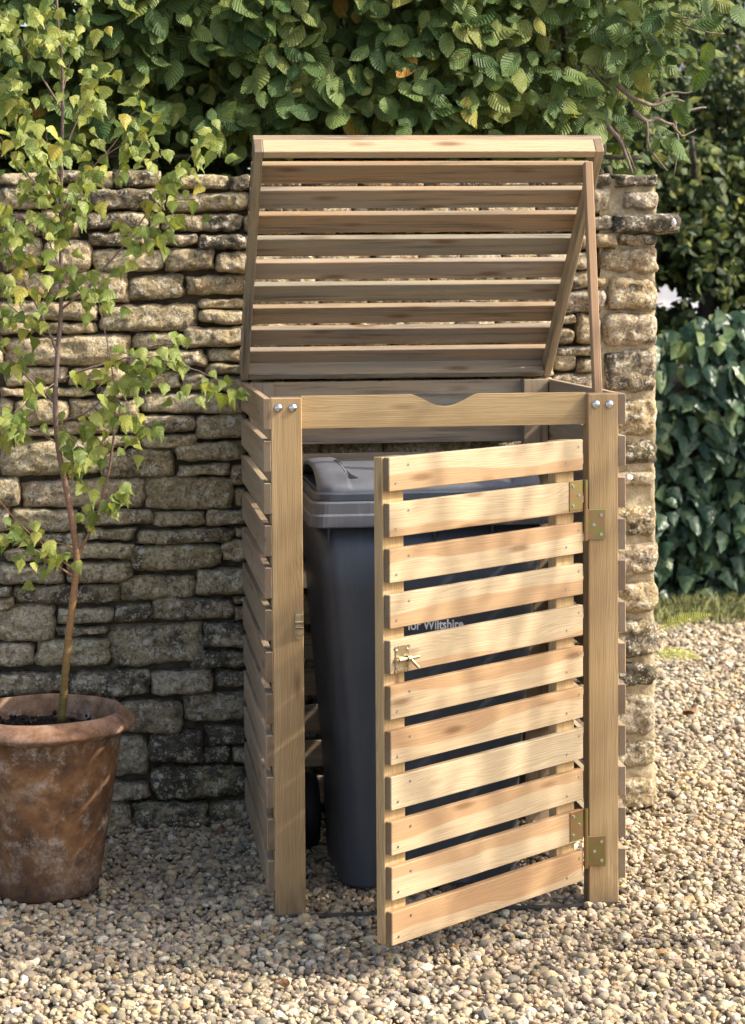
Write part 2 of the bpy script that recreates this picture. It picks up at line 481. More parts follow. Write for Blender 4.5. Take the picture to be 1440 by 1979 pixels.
def make_gravel():
    rs = np.random.RandomState(4)
    kp_near = lambda X, Y: (Y < 0.93)
    A = pebble_field(rs, -1.12, 1.62, -1.08, 0.95, 0.0130, kp_near, 0.02)
    kp_far = lambda X, Y: (X > 1.16) & (X < 1.85 + (Y - 0.9) * 0.45) & (X > 0.9 + (Y - 0.9) * 0.22)
    B = pebble_field(rs, 1.1, 3.4, 0.93, 4.05, 0.0165, kp_far, 0.022)
    ex = []                                   # stones heaped against the post feet, the wall foot and the pot
    for px_ in (0.0, BW_ - 0.0734):
        ex += [(px_ + rs.uniform(-.02, .095), rs.uniform(-.022, -.004), rs.uniform(.003, .011)) for _ in range(26)]
    ex += [(rs.uniform(-1.1, 1.2), rs.uniform(.845, .885), rs.uniform(.004, .016)) for _ in range(420)]
    for _ in range(120):
        an = rs.uniform(0, 2 * pi); rr_ = rs.uniform(.140, .156)
        ex.append((-0.553 + rr_ * math.cos(an), 0.325 + rr_ * math.sin(an), rs.uniform(.002, .010)))
    A = np.concatenate([A, np.array(ex)])
    ia, ib = len(A), len(B)
    Pn = np.concatenate([A, B])
    n = len(Pn)
    s = np.clip(rs.lognormal(math.log(0.0163), 0.38, n), 0.006, 0.038)
    s[ia:] *= 1.18
    sx = s * rs.uniform(0.95, 1.45, n); sy = s * rs.uniform(0.75, 1.05, n); sz = s * rs.uniform(0.55, 0.85, n)
    # rotation: spin about z, then tilt
    a = rs.uniform(0, 2 * pi, n); b = rs.normal(0, 0.38, n); c = rs.normal(0, 0.38, n)
    ca, sa, cb, sb, cc, sc_ = np.cos(a), np.sin(a), np.cos(b), np.sin(b), np.cos(c), np.sin(c)
    Rz = np.zeros((n, 3, 3)); Rz[:, 0, 0] = ca; Rz[:, 0, 1] = -sa; Rz[:, 1, 0] = sa; Rz[:, 1, 1] = ca; Rz[:, 2, 2] = 1
    Rx = np.zeros((n, 3, 3)); Rx[:, 0, 0] = 1; Rx[:, 1, 1] = cb; Rx[:, 1, 2] = -sb; Rx[:, 2, 1] = sb; Rx[:, 2, 2] = cb
    Ry = np.zeros((n, 3, 3)); Ry[:, 1, 1] = 1; Ry[:, 0, 0] = cc; Ry[:, 0, 2] = sc_; Ry[:, 2, 0] = -sc_; Ry[:, 2, 2] = cc
    R = np.einsum('kij,kjl,klm->kim', Rz, Rx, Ry) * np.stack([sx, sy, sz], 1)[:, None, :]
    mats = np.zeros((n, 4, 4)); mats[:, :3, :3] = R; mats[:, 3, 3] = 1
    hump = 0.006 * np.sin(Pn[:, 0] * 5.1 + 1) * np.sin(Pn[:, 1] * 6.3)
    mats[:, 0, 3] = Pn[:, 0]; mats[:, 1, 3] = Pn[:, 1]; mats[:, 2, 3] = Pn[:, 2] - 0.007 + hump + rs.uniform(-0.007, 0.007, n)
    # tint: warm cream mostly, greys, a few ochre, dark and chalk-white ones
    base = np.array([[.50, .41, .28], [.43, .36, .265], [.33, .285, .225], [.58, .51, .38], [.26, .235, .20], [.47, .33, .17], [.15, .135, .12], [.68, .63, .53]])
    pr = np.array([.27, .22, .15, .16, .08, .025, .025, .07])
    t = base[rs.choice(len(base), n, p=pr)] * rs.uniform(0.80, 1.20, (n, 1)) * rs.uniform(0.95, 1.05, (n, 3)) * np.array([1.0, .97, .90])
    near_b = [pebble_base(i, 2) for i in range(12)]
    pick = rs.randint(0, 12, n)
    me = merged('gravel', near_b, pick, mats, t, uv=False, flat=(0, 2, 4, 6, 8))
    k = N('pebbles')
    at_ = k.n('ShaderNodeAttribute', attribute_name='tint'); gm = k.n('ShaderNodeNewGeometry')
    P = gm.outputs['Position']
    n1 = k.noise(P, 260.0, 4, 0.65)
    c = k.mix(k.ramp(n1, [(0.35, 0.0), (0.68, 1.0)]), at_.outputs['Color'], k.mix(1.0, at_.outputs['Color'], (0.62, 0.57, 0.5), 'MULTIPLY'))
    c = k.mix(k.math('MULTIPLY', k.ramp(k.noise(P, 3.2, 4), [(0.45, 0.0), (0.7, 1.0)]), 0.35), c, k.mix(1.0, c, (0.6, 0.57, 0.52), 'MULTIPLY'))
    M['pebbles'] = k.fin(c, 0.85, k.bump(n1, 0.35, 0.002), spec=0.3)
    o = obj('gravel', me, M['pebbles'])
    tag(o, 'loose pale cream and grey gravel spread over the yard', 'gravel', kind='stuff')
make_gravel()

# ------------------------------------------------------------------ dry stone wall
YW = 0.885
wall = empty('stone_wall', (0.3, YW + 0.2, 0))
tag(wall, 'old dry stone wall of lichen-spotted limestone behind the wooden bin store', 'wall')
def stone_geo(w, h, seed, depth=0.13, bulge=0.018, shape=None):
    rnd = random.Random(seed)
    o = Vector((rnd.uniform(-90, 90), rnd.uniform(-90, 90), rnd.uniform(-90, 90)))
    nx = max(8, min(28, int(w / 0.0072))); nz = max(7, min(16, int(h / 0.0068)))
    cr = rnd.uniform(0.08, 0.30)
    tl, tr_, bl, br = [rnd.uniform(-0.24, 0.16) for _ in range(4)]
    sk = rnd.uniform(-0.08, 0.08)
    if shape: tl, tr_, bl, br = shape
    bulge = bulge * rnd.uniform(0.7, 1.3)
    yaw = rnd.uniform(-0.05, 0.05); pit = rnd.uniform(-0.12, 0.12)
    V, Fc = [], []
    asp = w / h
    for j in range(nz + 1):
        t = -1 + 2 * j / nz
        for i in range(nx + 1):
            s = -1 + 2 * i / nx
            cx = cr / max(1.0, asp * 0.8)
            x = s * math.sqrt(1 - cx * t * t * abs(t)); z = t * math.sqrt(1 - cr * abs(s) ** (2 + 2 * asp))
            x += sk * t * s * 0.3
            # wedge: move corners up or down
            z += (tl * (1 - s) / 2 + tr_ * (1 + s) / 2) * max(t, 0) - (bl * (1 - s) / 2 + br * (1 + s) / 2) * max(-t, 0)
            px, pz = x * w / 2, z * h / 2
            nn = noise.noise(Vector((px * 16, 0, pz * 22)) + o)
            e = max(abs(s) ** 6, abs(t) ** 4)
            ed = min(1.0, (abs(s) ** 9 + abs(t) ** 6))
            dd, pp = noise.voronoi(Vector((px * 17, 0, pz * 26)) + o)
            gv = noise.noise_vector(pp[0] * 3.17)
            fac = (px * 17 + o.x - pp[0].x) * gv.x + (pz * 26 + o.z - pp[0].z) * gv.z
            y = -bulge * (1 - ed) - 0.007 * nn - 0.014 * fac * (1 - ed) - 0.008 * gv.y * (1 - ed) - 0.0065 * noise.noise(Vector((px * 48, 3, pz * 60)) + o) - 0.0035 * noise.noise(Vector((px * 120, 3, pz * 130)) + o)
            if e > 0.98: y += 0.006
            px += 0.0045 * noise.noise(Vector((px * 40, 7, pz * 40)) + o) * (1 + asp * .4); pz += 0.0055 * noise.noise(Vector((px * 30, 11, pz * 40)) + o)
            y += yaw * px + pit * pz
            V.append((px, y, pz))
    W1 = nx + 1
    for j in range(nz):
        for i in range(nx):
            a = j * W1 + i
            Fc.append((a, a + 1, a + W1 + 1, a + W1))
    ring = [i for i in range(nx + 1)] + [j * W1 + nx for j in range(1, nz + 1)] + [nz * W1 + i for i in range(nx - 1, -1, -1)] + [j * W1 for j in range(nz - 1, 0, -1)]
    prev = ring
    steps = [0.012, 0.03, depth * .5, depth] if depth > .1 else [0.012, depth]
    for st in steps:
        base = len(V)
        for r in ring:
            x, y, z = V[r]
            g_ = 1.02 if st > 0.005 else 1
            nn = 0.004 * noise.noise(Vector((x * 30, st * 40, z * 30)) + o)
            V.append((x * g_ + nn, y + st, z * g_ + nn))
        cur = list(range(base, base + len(ring)))
        m = len(ring)
        for q in range(m):
            Fc.append((prev[q], cur[q], cur[(q + 1) % m], prev[(q + 1) % m]))
        prev = cur
    Fc.append(tuple(prev))
    Fc = [tuple(reversed(f)) if False else f for f in Fc]
    return V, Fc
STN = [0]
def stone_tint(rnd, z, pier=False):
    if pier:
        c = rnd.choice([(0.50, 0.41, 0.27), (0.48, 0.42, 0.31), (0.54, 0.46, 0.33), (0.42, 0.37, 0.29)])
        dark = rnd.uniform(0.05, 0.5)
    else:
        hi = min(1, max(0, (z - 0.55) / 0.6))
        a = (0.49, 0.44, 0.33); b = (0.57, 0.485, 0.325)
        c = tuple(a[i] * (1 - hi) + b[i] * hi for i in range(3))
        dark = (1 - hi) * rnd.uniform(0.1, 0.82) + hi * rnd.uniform(0.0, 0.38)
        if z > 1.62: dark = rnd.uniform(0.3, 0.75)
    f = rnd.uniform(0.86, 1.12)
    return (c[0] * f, c[1] * f * rnd.uniform(.98, 1.02), c[2] * f * rnd.uniform(.92, 1.06), min(1, dark))
def stone(x0, z0, x1, z1, depth=0.13, pier=False, y=YW, shape=None, dark=None, gap=0.0008):
    STN[0] += 1
    rnd = random.Random(STN[0] * 7 + 1)
    w, h = (x1 - x0) - gap * 2, (z1 - z0) - gap * 2
    V, Fc = stone_geo(w, h, STN[0], depth, shape=shape)
    me = pymesh('stone', V, Fc)
    c = stone_tint(rnd, (z0 + z1) / 2, pier)
    if dark is not None: c = (*c[:3], dark)
    yy = y + (rnd.uniform(-0.012, 0.012) if not pier else rnd.uniform(-0.004, 0.004))
    o = obj('stone', me, M['stone'], wall, Vector(((x0 + x1) / 2, yy, (z0 + z1) / 2)) - wall.location, smooth=True, color=c)
    return o
def stone_px(x0, y0, x1, y1, **kw):
    a = at(x0, y1, YW); b = at(x1, y0, YW)
    return stone(a.x, a.z, b.x, b.z, **kw)
SHAPES = {(270, 757, 480, 803): (-.9, 0.0, 0.0, 0.1), (280, 920, 450, 985): (-.1, .1, .1, -.1), (212, 1200, 393, 1292): (.05, -.3, .1, -.2),
          (288, 1295, 415, 1347): (-.25, .05, -.2, -.2), (245, 1050, 427, 1107): (-.25, .1, .1, -.25), (42, 912, 282, 983): (-.1, -.35, -.15, .15),
          (288, 1412, 393, 1477): (-.2, .1, -.2, .1), (190, 580, 383, 641): (0, .05, .1, -.25), (20, 978, 143, 1030): (.15, -.1, .1, .1)}
traced = """153,330,222,362 223,328,311,363 312,335,443,366 445,337,485,368 76,330,151,356 0,332,75,358
165,363,320,408 321,367,482,409 100,358,164,404 0,360,98,406 157,409,285,446 286,410,310,448 311,410,470,452 472,412,490,448 80,405,156,460 0,408,79,458
173,449,279,476 280,452,382,476 384,453,482,484 85,462,178,521 0,460,83,521 180,477,318,527 320,478,415,525 416,485,484,529
92,522,248,583 250,527,357,581 359,529,482,572 0,523,90,578 0,580,187,620 190,583,383,642 385,574,478,599 385,599,478,628
0,621,72,647 73,622,189,646 8,648,250,708 -30,650,7,708 256,642,353,676 356,630,476,673 251,676,396,712 398,674,476,702 400,702,478,725
10,710,133,746 135,711,252,745 254,714,350,756 351,716,399,757 400,726,478,758 95,747,180,769 182,746,268,771 270,757,482,803 0,748,93,769
28,770,133,822 135,771,268,810 113,811,230,840 232,811,269,840 270,803,377,838 378,803,480,851 0,771,27,846 28,823,112,846
182,841,268,866 270,839,378,866 0,847,192,922 194,867,338,928 342,852,474,895 340,896,446,920 447,896,476,940
42,923,281,984 282,921,451,985 453,941,478,982 -20,923,40,977 20,983,150,1030 152,986,295,1019 297,987,397,1018 399,984,478,1018 -20,978,19,1030
20,1030,170,1058 172,1020,260,1046 261,1019,452,1053 454,1019,478,1040 -20,1031,18,1062 8,1059,105,1087 107,1047,258,1082 247,1053,428,1107 430,1041,478,1088
-5,1088,125,1131 128,1082,256,1126 380,1090,478,1151 230,1108,378,1165 -20,1132,23,1153 -20,1153,25,1182 25,1128,230,1170 453,1152,480,1170
-10,1172,107,1240 111,1171,218,1209 221,1166,294,1204 296,1154,452,1202 453,1171,480,1200 111,1209,211,1231 212,1204,393,1292 394,1202,480,1254 368,1256,480,1292
68,1232,211,1294 -15,1241,66,1290 -15,1293,130,1348 132,1294,291,1353 290,1294,415,1347 412,1293,480,1329 231,1350,352,1420 355,1331,480,1404
118,1350,229,1420 -15,1350,116,1420 200,1422,287,1510 100,1422,198,1510 -15,1422,98,1510 288,1412,393,1477 396,1405,480,1441 395,1442,446,1474 448,1442,482,1474
205,1511,290,1548 100,1511,203,1548 -15,1511,98,1548 292,1477,484,1545 190,1550,255,1612 80,1550,188,1612 -15,1550,78,1612 256,1547,404,1600 405,1546,484,1598"""
for tk in traced.split():
    q = tuple(int(a) for a in tk.split(','))
    stone_px(*q, shape=SHAPES.get(q), depth=0.40 if q[1] < 340 else 0.13)
pier = """1150,336,1183,363 1184,336,1275,363 1140,365,1182,413 1202,365,1275,409 1140,415,1185,447 1140,450,1193,478 1195,450,1272,476
1157,480,1272,530 1172,533,1270,603 1095,533,1170,558 1085,560,1171,604 1114,607,1163,668 1165,606,1271,670 1078,607,1112,630 1074,631,1112,668 1062,669,1165,690
1167,673,1270,762 1066,676,1115,718 1116,690,1164,720 1060,722,1165,768 1167,768,1272,842 1155,853,1270,902 1155,910,1266,945 1155,970,1270,1040
1155,1050,1271,1112 1155,1122,1272,1184 1155,1194,1273,1271 1155,1275,1271,1330 1155,1336,1268,1420 1155,1425,1268,1489 1155,1500,1272,1570"""
for tk in pier.split():
    q = tuple(int(a) for a in tk.split(','))
    stone_px(*q, pier=True, depth=0.42 if q[2] > 1260 else 0.14, dark=(0.9 if q[1] == 1275 else (0.75 if q[1] in (853, 336) else None)))
stone_px(1186, 414, 1306, 450, pier=True, depth=0.2, dark=0.8, y=YW - 0.03)
bm = bmesh.new()
bmesh.ops.create_icosphere(bm, subdivisions=3, radius=1.0)
q_ = at(1298, 431, YW - 0.03)
for v in bm.verts:
    v.co = Vector((v.co.x * 0.012, v.co.y * 0.05, v.co.z * 0.0185)) * (1 + 0.10 * noise.noise(v.co * 3)) + q_ + Vector((0, 0.02, 0)) - wall.location
k = N('fresh_stone'); M['fresh'] = k.fin((0.80, 0.76, 0.69), 0.85)
obj('broken_stone_face', bm_mesh('broken_stone_face', bm), M['fresh'], wall, smooth=True)
# hidden run behind the bin store
rnd = random.Random(11)
def fill(x0, x1, z0, z1, hmin, hmax, wmin, wmax, fn):
    z = z1
    while z > z0 + 0.01:
        h = rnd.uniform(hmin, hmax)
        if z - h < z0 + 0.02: h = z - z0
        x = x0
        while x < x1 - 0.01:
            w = rnd.uniform(wmin, wmax)
            if x1 - (x + w) < wmin * .6: w = x1 - x
            fn(x, z - h, x + w, z)
            x += w
        z -= h
xa, xb = at(484, 700, YW).x, at(1142, 700, YW).x
xc = at(1072, 700, YW).x
ztop = at(700, 338, YW).z
zmid = at(800, 560, YW).z
zlow = at(800, 770, YW).z
zt0 = ztop
x = xa
while x < xb - .03:
    w_ = rnd.uniform(0.10, 0.2)
    if xb - x - w_ < 0.06: w_ = xb - x
    stone(x, ztop - 0.04, x + w_, ztop, depth=0.4); x += w_
fill(xa, xb, zmid, ztop - 0.04, 0.035, 0.058, 0.09, 0.2, lambda *a: stone(*a))
fill(xa, xc, zlow, zmid, 0.035, 0.058, 0.09, 0.2, lambda *a: stone(*a))
fill(xa, at(1153, 1000, YW).x, 0.0, zlow, 0.07, 0.11, 0.16, 0.28, lambda *a: stone(*a))
# run of wall beyond the left of the view: one joined part
SV, SF = [], []
def grab(x0, z0, x1, z1):
    STN[0] += 1
    V, Fc = stone_geo(x1 - x0 - .005, z1 - z0 - .005, STN[0], 0.13)
    b = len(SV); cx, cz = (x0 + x1) / 2, (z0 + z1) / 2
    SV.extend([(v[0] + cx, v[1] + YW, v[2] + cz) for v in V]); SF.extend([tuple(i + b for i in f) for f in Fc])
fill(-2.3, at(-22, 900, YW).x, 0.0, 1.82, 0.05, 0.1, 0.12, 0.28, grab)
o = obj('stones', pymesh('stones', [tuple(Vector(v) - wall.location) for v in SV], SF), M['stone'], wall, smooth=True, color=(0.42, 0.36, 0.25, 0.4))
o['kind'] = 'stuff'
bm = bmesh.new()
add_box(bm, ((-2.3 + 1.13) / 2, YW + 0.245, 0.89), (3.43, 0.42, 1.80))
bmesh.ops.translate(bm, vec=-wall.location, verts=bm.verts[:])
obj('core', bm_mesh('core', bm), M['core'], wall)
# mortar between the stones of the wall end
def rough_sheet(x0, x1, z0, z1, y, nx, nz, amp, wrap=0.42):
    V, Fc = [], []
    for j in range(nz + 1):
        for i in range(nx + 3):
            if i <= nx:
                p = Vector((x0 + (x1 - x0) * i / nx, y, z0 + (z1 - z0) * j / nz))
            else:
                p = Vector((x1 + 0.004, y + 0.02 + (wrap - .02) * (i - nx - 1), z0 + (z1 - z0) * j / nz))
            q = p * 26
            p = p + Vector((amp * noise.noise(q + Vector((9, 9, 9))), amp * 1.4 * noise.noise(q), 0))
            V.append(tuple(p - wall.location))
    w = nx + 3
    for j in range(nz):
        for i in range(w - 1):
            a = j * w + i
            Fc.append((a, a + 1, a + w + 1, a + w))
    return V, Fc
px0 = at(1160, 900, YW).x; px1 = at(1266, 900, YW).x
V, Fc = rough_sheet(px0, px1, -0.02, at(1230, 345, YW).z, YW + 0.004, 14, 150, 0.008)
obj('mortar', pymesh('mortar', V, Fc), M['mortar'], wall, smooth=True)

# ------------------------------------------------------------------ bin store
BW, BD, BH, T, PWD = 0.8323, 0.8318, 1.24, 0.0175, 0.0734
store = empty('bin_store', (BW / 2, BD / 2, 0))
tag(store, 'slatted pine bin store with propped-open lid and front door swung open', 'bin store')
def rel(p): return Vector(p) - store.location
rb = random.Random(5)
def tint(lo=0.9, hi=1.08, warm=0.03):
    f = rb.uniform(lo, hi)
    return (f * rb.uniform(1 - warm, 1 + warm), f, f * rb.uniform(1 - warm, 1 + warm), 1)
PD = 0.055      # post depth
posts = []
for x in (PWD / 2, BW - PWD / 2):
    p_ = board('post', (BH + 0.02, PD, PWD), rel((x, PD / 2, BH / 2 - 0.01)), M['pine_post'], store, rot=(0, -pi / 2, 0), bevel=0.002, color=tint(.97, 1.03))
    posts.append(p_)
for x in (PWD / 2, BW - PWD / 2):
    board('post', (BH, 0.045, 0.068), rel((x, BD - 0.0225 - T, BH / 2)), M['pine_weathered'], store, rot=(0, -pi / 2, 0), color=tint(.9, 1.05))
SLH, PITCHZ, Z0 = 0.0735, 0.0998, 0.0682
for i in range(12):
    zc = Z0 + SLH / 2 + i * (BH - SLH - Z0) / 11
    for sx in (-T / 2, BW + T / 2):
        board('slat', (BD, T, SLH), rel((sx, BD / 2, zc - 0.0005)), M['pine_side'], store, rot=(0, 0, pi / 2), color=tint(.85, 1.12, .04))
    board('slat', (BW, T, SLH), rel((BW / 2, BD - T / 2, zc - (0.001 if i == 11 else 0))), M['pine_weathered'], store, color=tint(.85, 1.1))
# front rail with a finger notch
def notch(x):
    t = (x - 0.420) / 0.080
    if abs(t) >= 1: return 0.0
    return 0.029 * (0.5 + 0.5 * math.cos(pi * t)) ** 0.72
RX0, RX1, RY0, RY1 = PWD + 0.0005, BW - PWD - 0.0005, 0.024, 0.044
zt, zb = BH + 0.002, 1.166
V, Fc = [], []
nr = 60
xs = [RX0 + (0.338 - RX0) * i / 4 for i in range(4)] + [0.338 + 0.164 * i / 40 for i in range(41)] + [0.502 + (RX1 - 0.502) * i / 4 for i in range(1, 5)]
cx_ = (RX0 + RX1) / 2; cz_ = (zt + zb) / 2
for x in xs:
    z = zt - notch(x)
    V += [(x - cx_, RY0 - 0.034, zb - cz_), (x - cx_, RY0 - 0.034, z - cz_), (x - cx_, RY1 - 0.034, z - cz_), (x - cx_, RY1 - 0.034, zb - cz_)]
m = len(xs)
for i in range(m - 1):
    a, b = i * 4, i * 4 + 4
    Fc += [(a, b, b + 1, a + 1), (a + 1, b + 1, b + 2, a + 2), (a + 2, b + 2, b + 3, a + 3), (a + 3, b + 3, b, a)]
Fc += [(0, 1, 2, 3), tuple((m - 1) * 4 + k for k in (3, 2, 1, 0))]
obj('front_rail', pymesh('front_rail', V, Fc), M['pine_post'], store, rel((cx_, 0.034, cz_)), color=(1.05, 1.05, 1.05, 1))
# inner cleat behind the rail at each post and floor-level strip
bm = bmesh.new()
add_box(bm, (0, 0, 0), (BW + 0.006, 0.012, 0.003)); add_box(bm, (0, -0.006, 0.003), (BW + 0.006, 0.002, 0.007))
obj('base_strip', bm_mesh('base_strip', bm), M['steel_strip'], store, rel((BW / 2, 0.003, 0.004)))
# coach bolts on the posts
bm = bmesh.new()
bmesh.ops.create_uvsphere(bm, u_segments=20, v_segments=12, radius=0.0098)
for v in bm.verts: v.co.y *= 0.55
bolt_me = bm_mesh('bolt', bm)
for (x, z, pst) in ((0.0182, 1.2165, 0), (0.0523, 1.2162, 0), (0.7776, 1.2145, 1), (0.8103, 1.214, 1)):
    o = obj('bolt', bolt_me, M['zinc'], posts[pst], smooth=True)
    o.matrix_parent_inverse = Matrix.Identity(4)
    o.matrix_local = (Matrix.Translation(posts[pst].location) @ posts[pst].rotation_euler.to_matrix().to_4x4()).inverted() @ Matrix.Translation(rel((x, -0.001, z)))
# latch keeper on the left post
bm = bmesh.new()
add_box(bm, (0, 0, 0.0165), (0.0185, 0.003, 0.017), 0.001); add_box(bm, (0, 0, -0.0165), (0.0185, 0.003, 0.017), 0.001)
add_cyl(bm, (0, 0.0012, 0.0245), (0, 1, 0), 0.0092, 0.0028, 16); add_cyl(bm, (0, 0.0012, -0.0245), (0, 1, 0), 0.0092, 0.0028, 16)
for k in range(7):
    a = pi * (k + .5) / 7
    add_box(bm, (0, -0.009 * math.sin(a), 0.009 * math.cos(a)), (0.0185, 0.0018, 0.0046), rot=Matrix.Rotation(-(a - pi / 2), 3, 'X'))
add_cyl(bm, (0, -0.002, 0.020), (0, 1, 0), 0.003, 0.003, 10); add_cyl(bm, (0, -0.002, -0.020), (0, 1, 0), 0.003, 0.003, 10)
obj('latch_keeper', bm_mesh('latch_keeper', bm), M['brass_bolt'], store, rel((0.0625, -0.002, 0.703)))

# lid, hinged along the back edge and propped by a stay
L, ANG = 0.8557, 0.7513
hy, hz = BD, 1.2444
lid = empty('lid', rel((BW / 2, hy, hz)), store)
lid.rotation_euler = (-ANG, 0, 0)      # local -y runs from hinge to front edge, local z is the outer face
RH = 0.045
def lidb(name, size, loc, mat, **kw): return board(name, size, loc, mat, lid, **kw)
FWD = BW + 2 * T
RW = 0.021
for s in (-1, 1):
    board('side_rail', (L, RW, RH), (s * (FWD / 2 - RW / 2), -L / 2, RH / 2), M['pine_weathered'], lid, rot=(0, 0, pi / 2), color=(0.92, 0.92, 0.9, 1) if s < 0 else (1.15, 1.1, 1.0, 1))
board('front_rail', (FWD - 2 * RW - 0.001, RW, RH), (0, -L + RW / 2 + 0.0006, RH / 2 + 0.0004), M['pine'], lid, color=(1.08, 1.0, 0.92, .5))
board('back_rail', (FWD - 2 * RW - 0.001, RW, RH), (0, -RW / 2 - 0.002, RH / 2), M['pine_weathered'], lid)
ns = 10
pit_l = (L - SLH + 0.003) / (ns - 1)
for i in range(ns):
    yc = -L - 0.003 + SLH / 2 + i * pit_l
    col_ = tint(.9, 1.12, .03)
    if i in (1, 3, 7): col_ = (1.10, 0.98, 0.86, 1)
    board('slat', (FWD + 0.002, SLH * 0.86, T), (0, yc, RH + T / 2 + 0.0004), M['pine_weathered'], lid, color=col_)
# stay
s_bot = Vector((0.803, 0.085, 1.20)); s_top = Vector((0.803, 0.19, 1.80))
d = s_top - s_bot
stay = board('lid_stay', (d.length, 0.028, 0.0195), rel((s_bot + s_top) / 2), M['pine_side'], store, color=(1.08, 0.93, 0.82, 1))
zx = d.normalized(); xx = Vector((1, 0, 0)); yy = xx.cross(zx).normalized()
stay.rotation_euler = Matrix((zx, yy, zx.cross(yy))).transposed().to_euler()

# door: slats on two battens, hinged on the right post
HX, DANG, DL = 0.7412, 0.6833, 0.674
door = empty('door', rel((HX, -0.020, 0)), store)
ddir = Vector((-math.cos(DANG), -math.sin(DANG), 0)); dn = Vector((math.sin(DANG), -math.cos(DANG), 0))
door.rotation_euler = (0, math.radians(-0.0), DANG)   # local -x runs to the free edge, local -y is the outer face
DT = 0.0175
for bx, bw in ((-0.047, 0.068), (-DL + 0.034 - 0.004, 0.068)):
    board('batten', (1.062, 0.025, bw), (bx, DT + 0.0125, 0.602), M['pine_post'], door, rot=(0, -pi / 2, 0), color=(1.08, 1.08, 1.08, 1))
dz0, dz1 = 0.0716, 1.1332
dp = (dz1 - dz0 - SLH) / 10
dcols = [(.96, .90, .84, .85), (1.02, 1.0, .96, .70), (.98, .95, .90, .76), (1.0, 1.0, .98, .52), (.99, .95, .89, .78), (1.0, .95, .88, .74), (1.03, 1.02, .97, .46), (1.0, .99, .95, .30), (1.0, .97, .92, .74), (1.04, 1.02, .96, .44), (1.02, 1.0, .96, .34)]
for i in range(11):
    board('slat', (DL, DT, SLH), (-DL / 2, DT / 2, dz0 + SLH / 2 + i * dp), M['pine'], door, color=dcols[i])
bm = bmesh.new()
for i in range(11):
    zc = dz0 + SLH / 2 + i * dp
    for (sx, sz) in ((-0.018, .020), (-0.065, -.017), (-DL + 0.02, -.02), (-DL + 0.06, .018)):
        if i in (1, 9) and sx > -0.1: continue
        add_cyl(bm, (sx, -0.0004, zc + sz), (0, 1, 0), 0.0030, 0.0012, 10)
o = obj('screw_heads', bm_mesh('screw_heads', bm), M['zinc'], door); o['kind'] = 'stuff'
def hinge(zc, drop):
    bm = bmesh.new()
    add_box(bm, (-0.029, -0.0015, zc), (0.050, 0.0024, 0.071), 0.0008)                       # leaf on the door
    add_cyl(bm, (0.0045, -0.004, zc - drop / 2), (0, 0, 1), 0.0052, 0.071 + drop, 12)       # knuckle
    for (sx, sz) in ((-0.042, .023), (-0.020, 0), (-0.042, -.023)):
        add_cyl(bm, (sx, -0.003, zc + sz), (0, 1, 0), 0.0042, 0.003, 12, mat=1)
    # leaf on the post: its plane is the post's front, so turn it back by the door angle about the pin
    R_ = Matrix.Rotation(-DANG, 3, 'Z')
    pin = Vector((0.0045, -0.004, 0))
    def pt(v): return pin + R_ @ Vector(v)
    add_box(bm, pt((0.027, 0.0185, zc - drop)), (0.050, 0.0024, 0.073), 0.0008, rot=R_)
    for (sx, sz) in ((0.042, .023), (0.024, 0), (0.042, -.023)):
        q = pt((sx, 0.0170, zc - drop + sz)); add_cyl(bm, q, R_ @ Vector((0, 1, 0)), 0.0042, 0.003, 12, mat=1)
    me = bm_mesh('hinge', bm)
    me.materials.append(M['passivated']); me.materials.append(M['zinc'])
    obj('hinge', me, None, door)
hinge(1.0015, 0.0745); hinge(0.2115, 0.0745)
# barrel bolt near the free edge
bm = bmesh.new()
bxc, bzc = -DL + 0.036, 0.695
add_box(bm, (bxc, -0.0015, bzc), (0.044, 0.002, 0.050), 0.0008)
for k in range(5):
    add_cyl(bm, (bxc - 0.02 + 0.01 * k, -0.0015, bzc + 0.025), (0, 1, 0), 0.0042, 0.0022, 10); add_cyl(bm, (bxc - 0.02 + 0.01 * k, -0.0015, bzc - 0.025), (0, 1, 0), 0.0042, 0.0022, 10)
add_cyl(bm, (bxc + 0.010, -0.0085, bzc), (1, 0, 0), 0.0042, 0.072, 14)
add_cyl(bm, (bxc - 0.014, -0.0085, bzc), (1, 0, 0), 0.0072, 0.016, 14); add_cyl(bm, (bxc + 0.012, -0.0085, bzc), (1, 0, 0), 0.0072, 0.010, 14)
add_cyl(bm, (bxc + 0.024, -0.014, bzc - 0.010), (0.55, -0.5, -0.8), 0.0040, 0.030, 12)
for (sx, sz) in ((-.017, .018), (.017, .018), (-.017, -.018), (.017, -.018)):
    add_cyl(bm, (bxc + sx, -0.003, bzc + sz), (0, 1, 0), 0.0034, 0.0022, 10, mat=1)
me = bm_mesh('latch', bm); me.materials.append(M['brass_bolt']); me.materials.append(M['zinc'])
obj('latch', me, None, door)

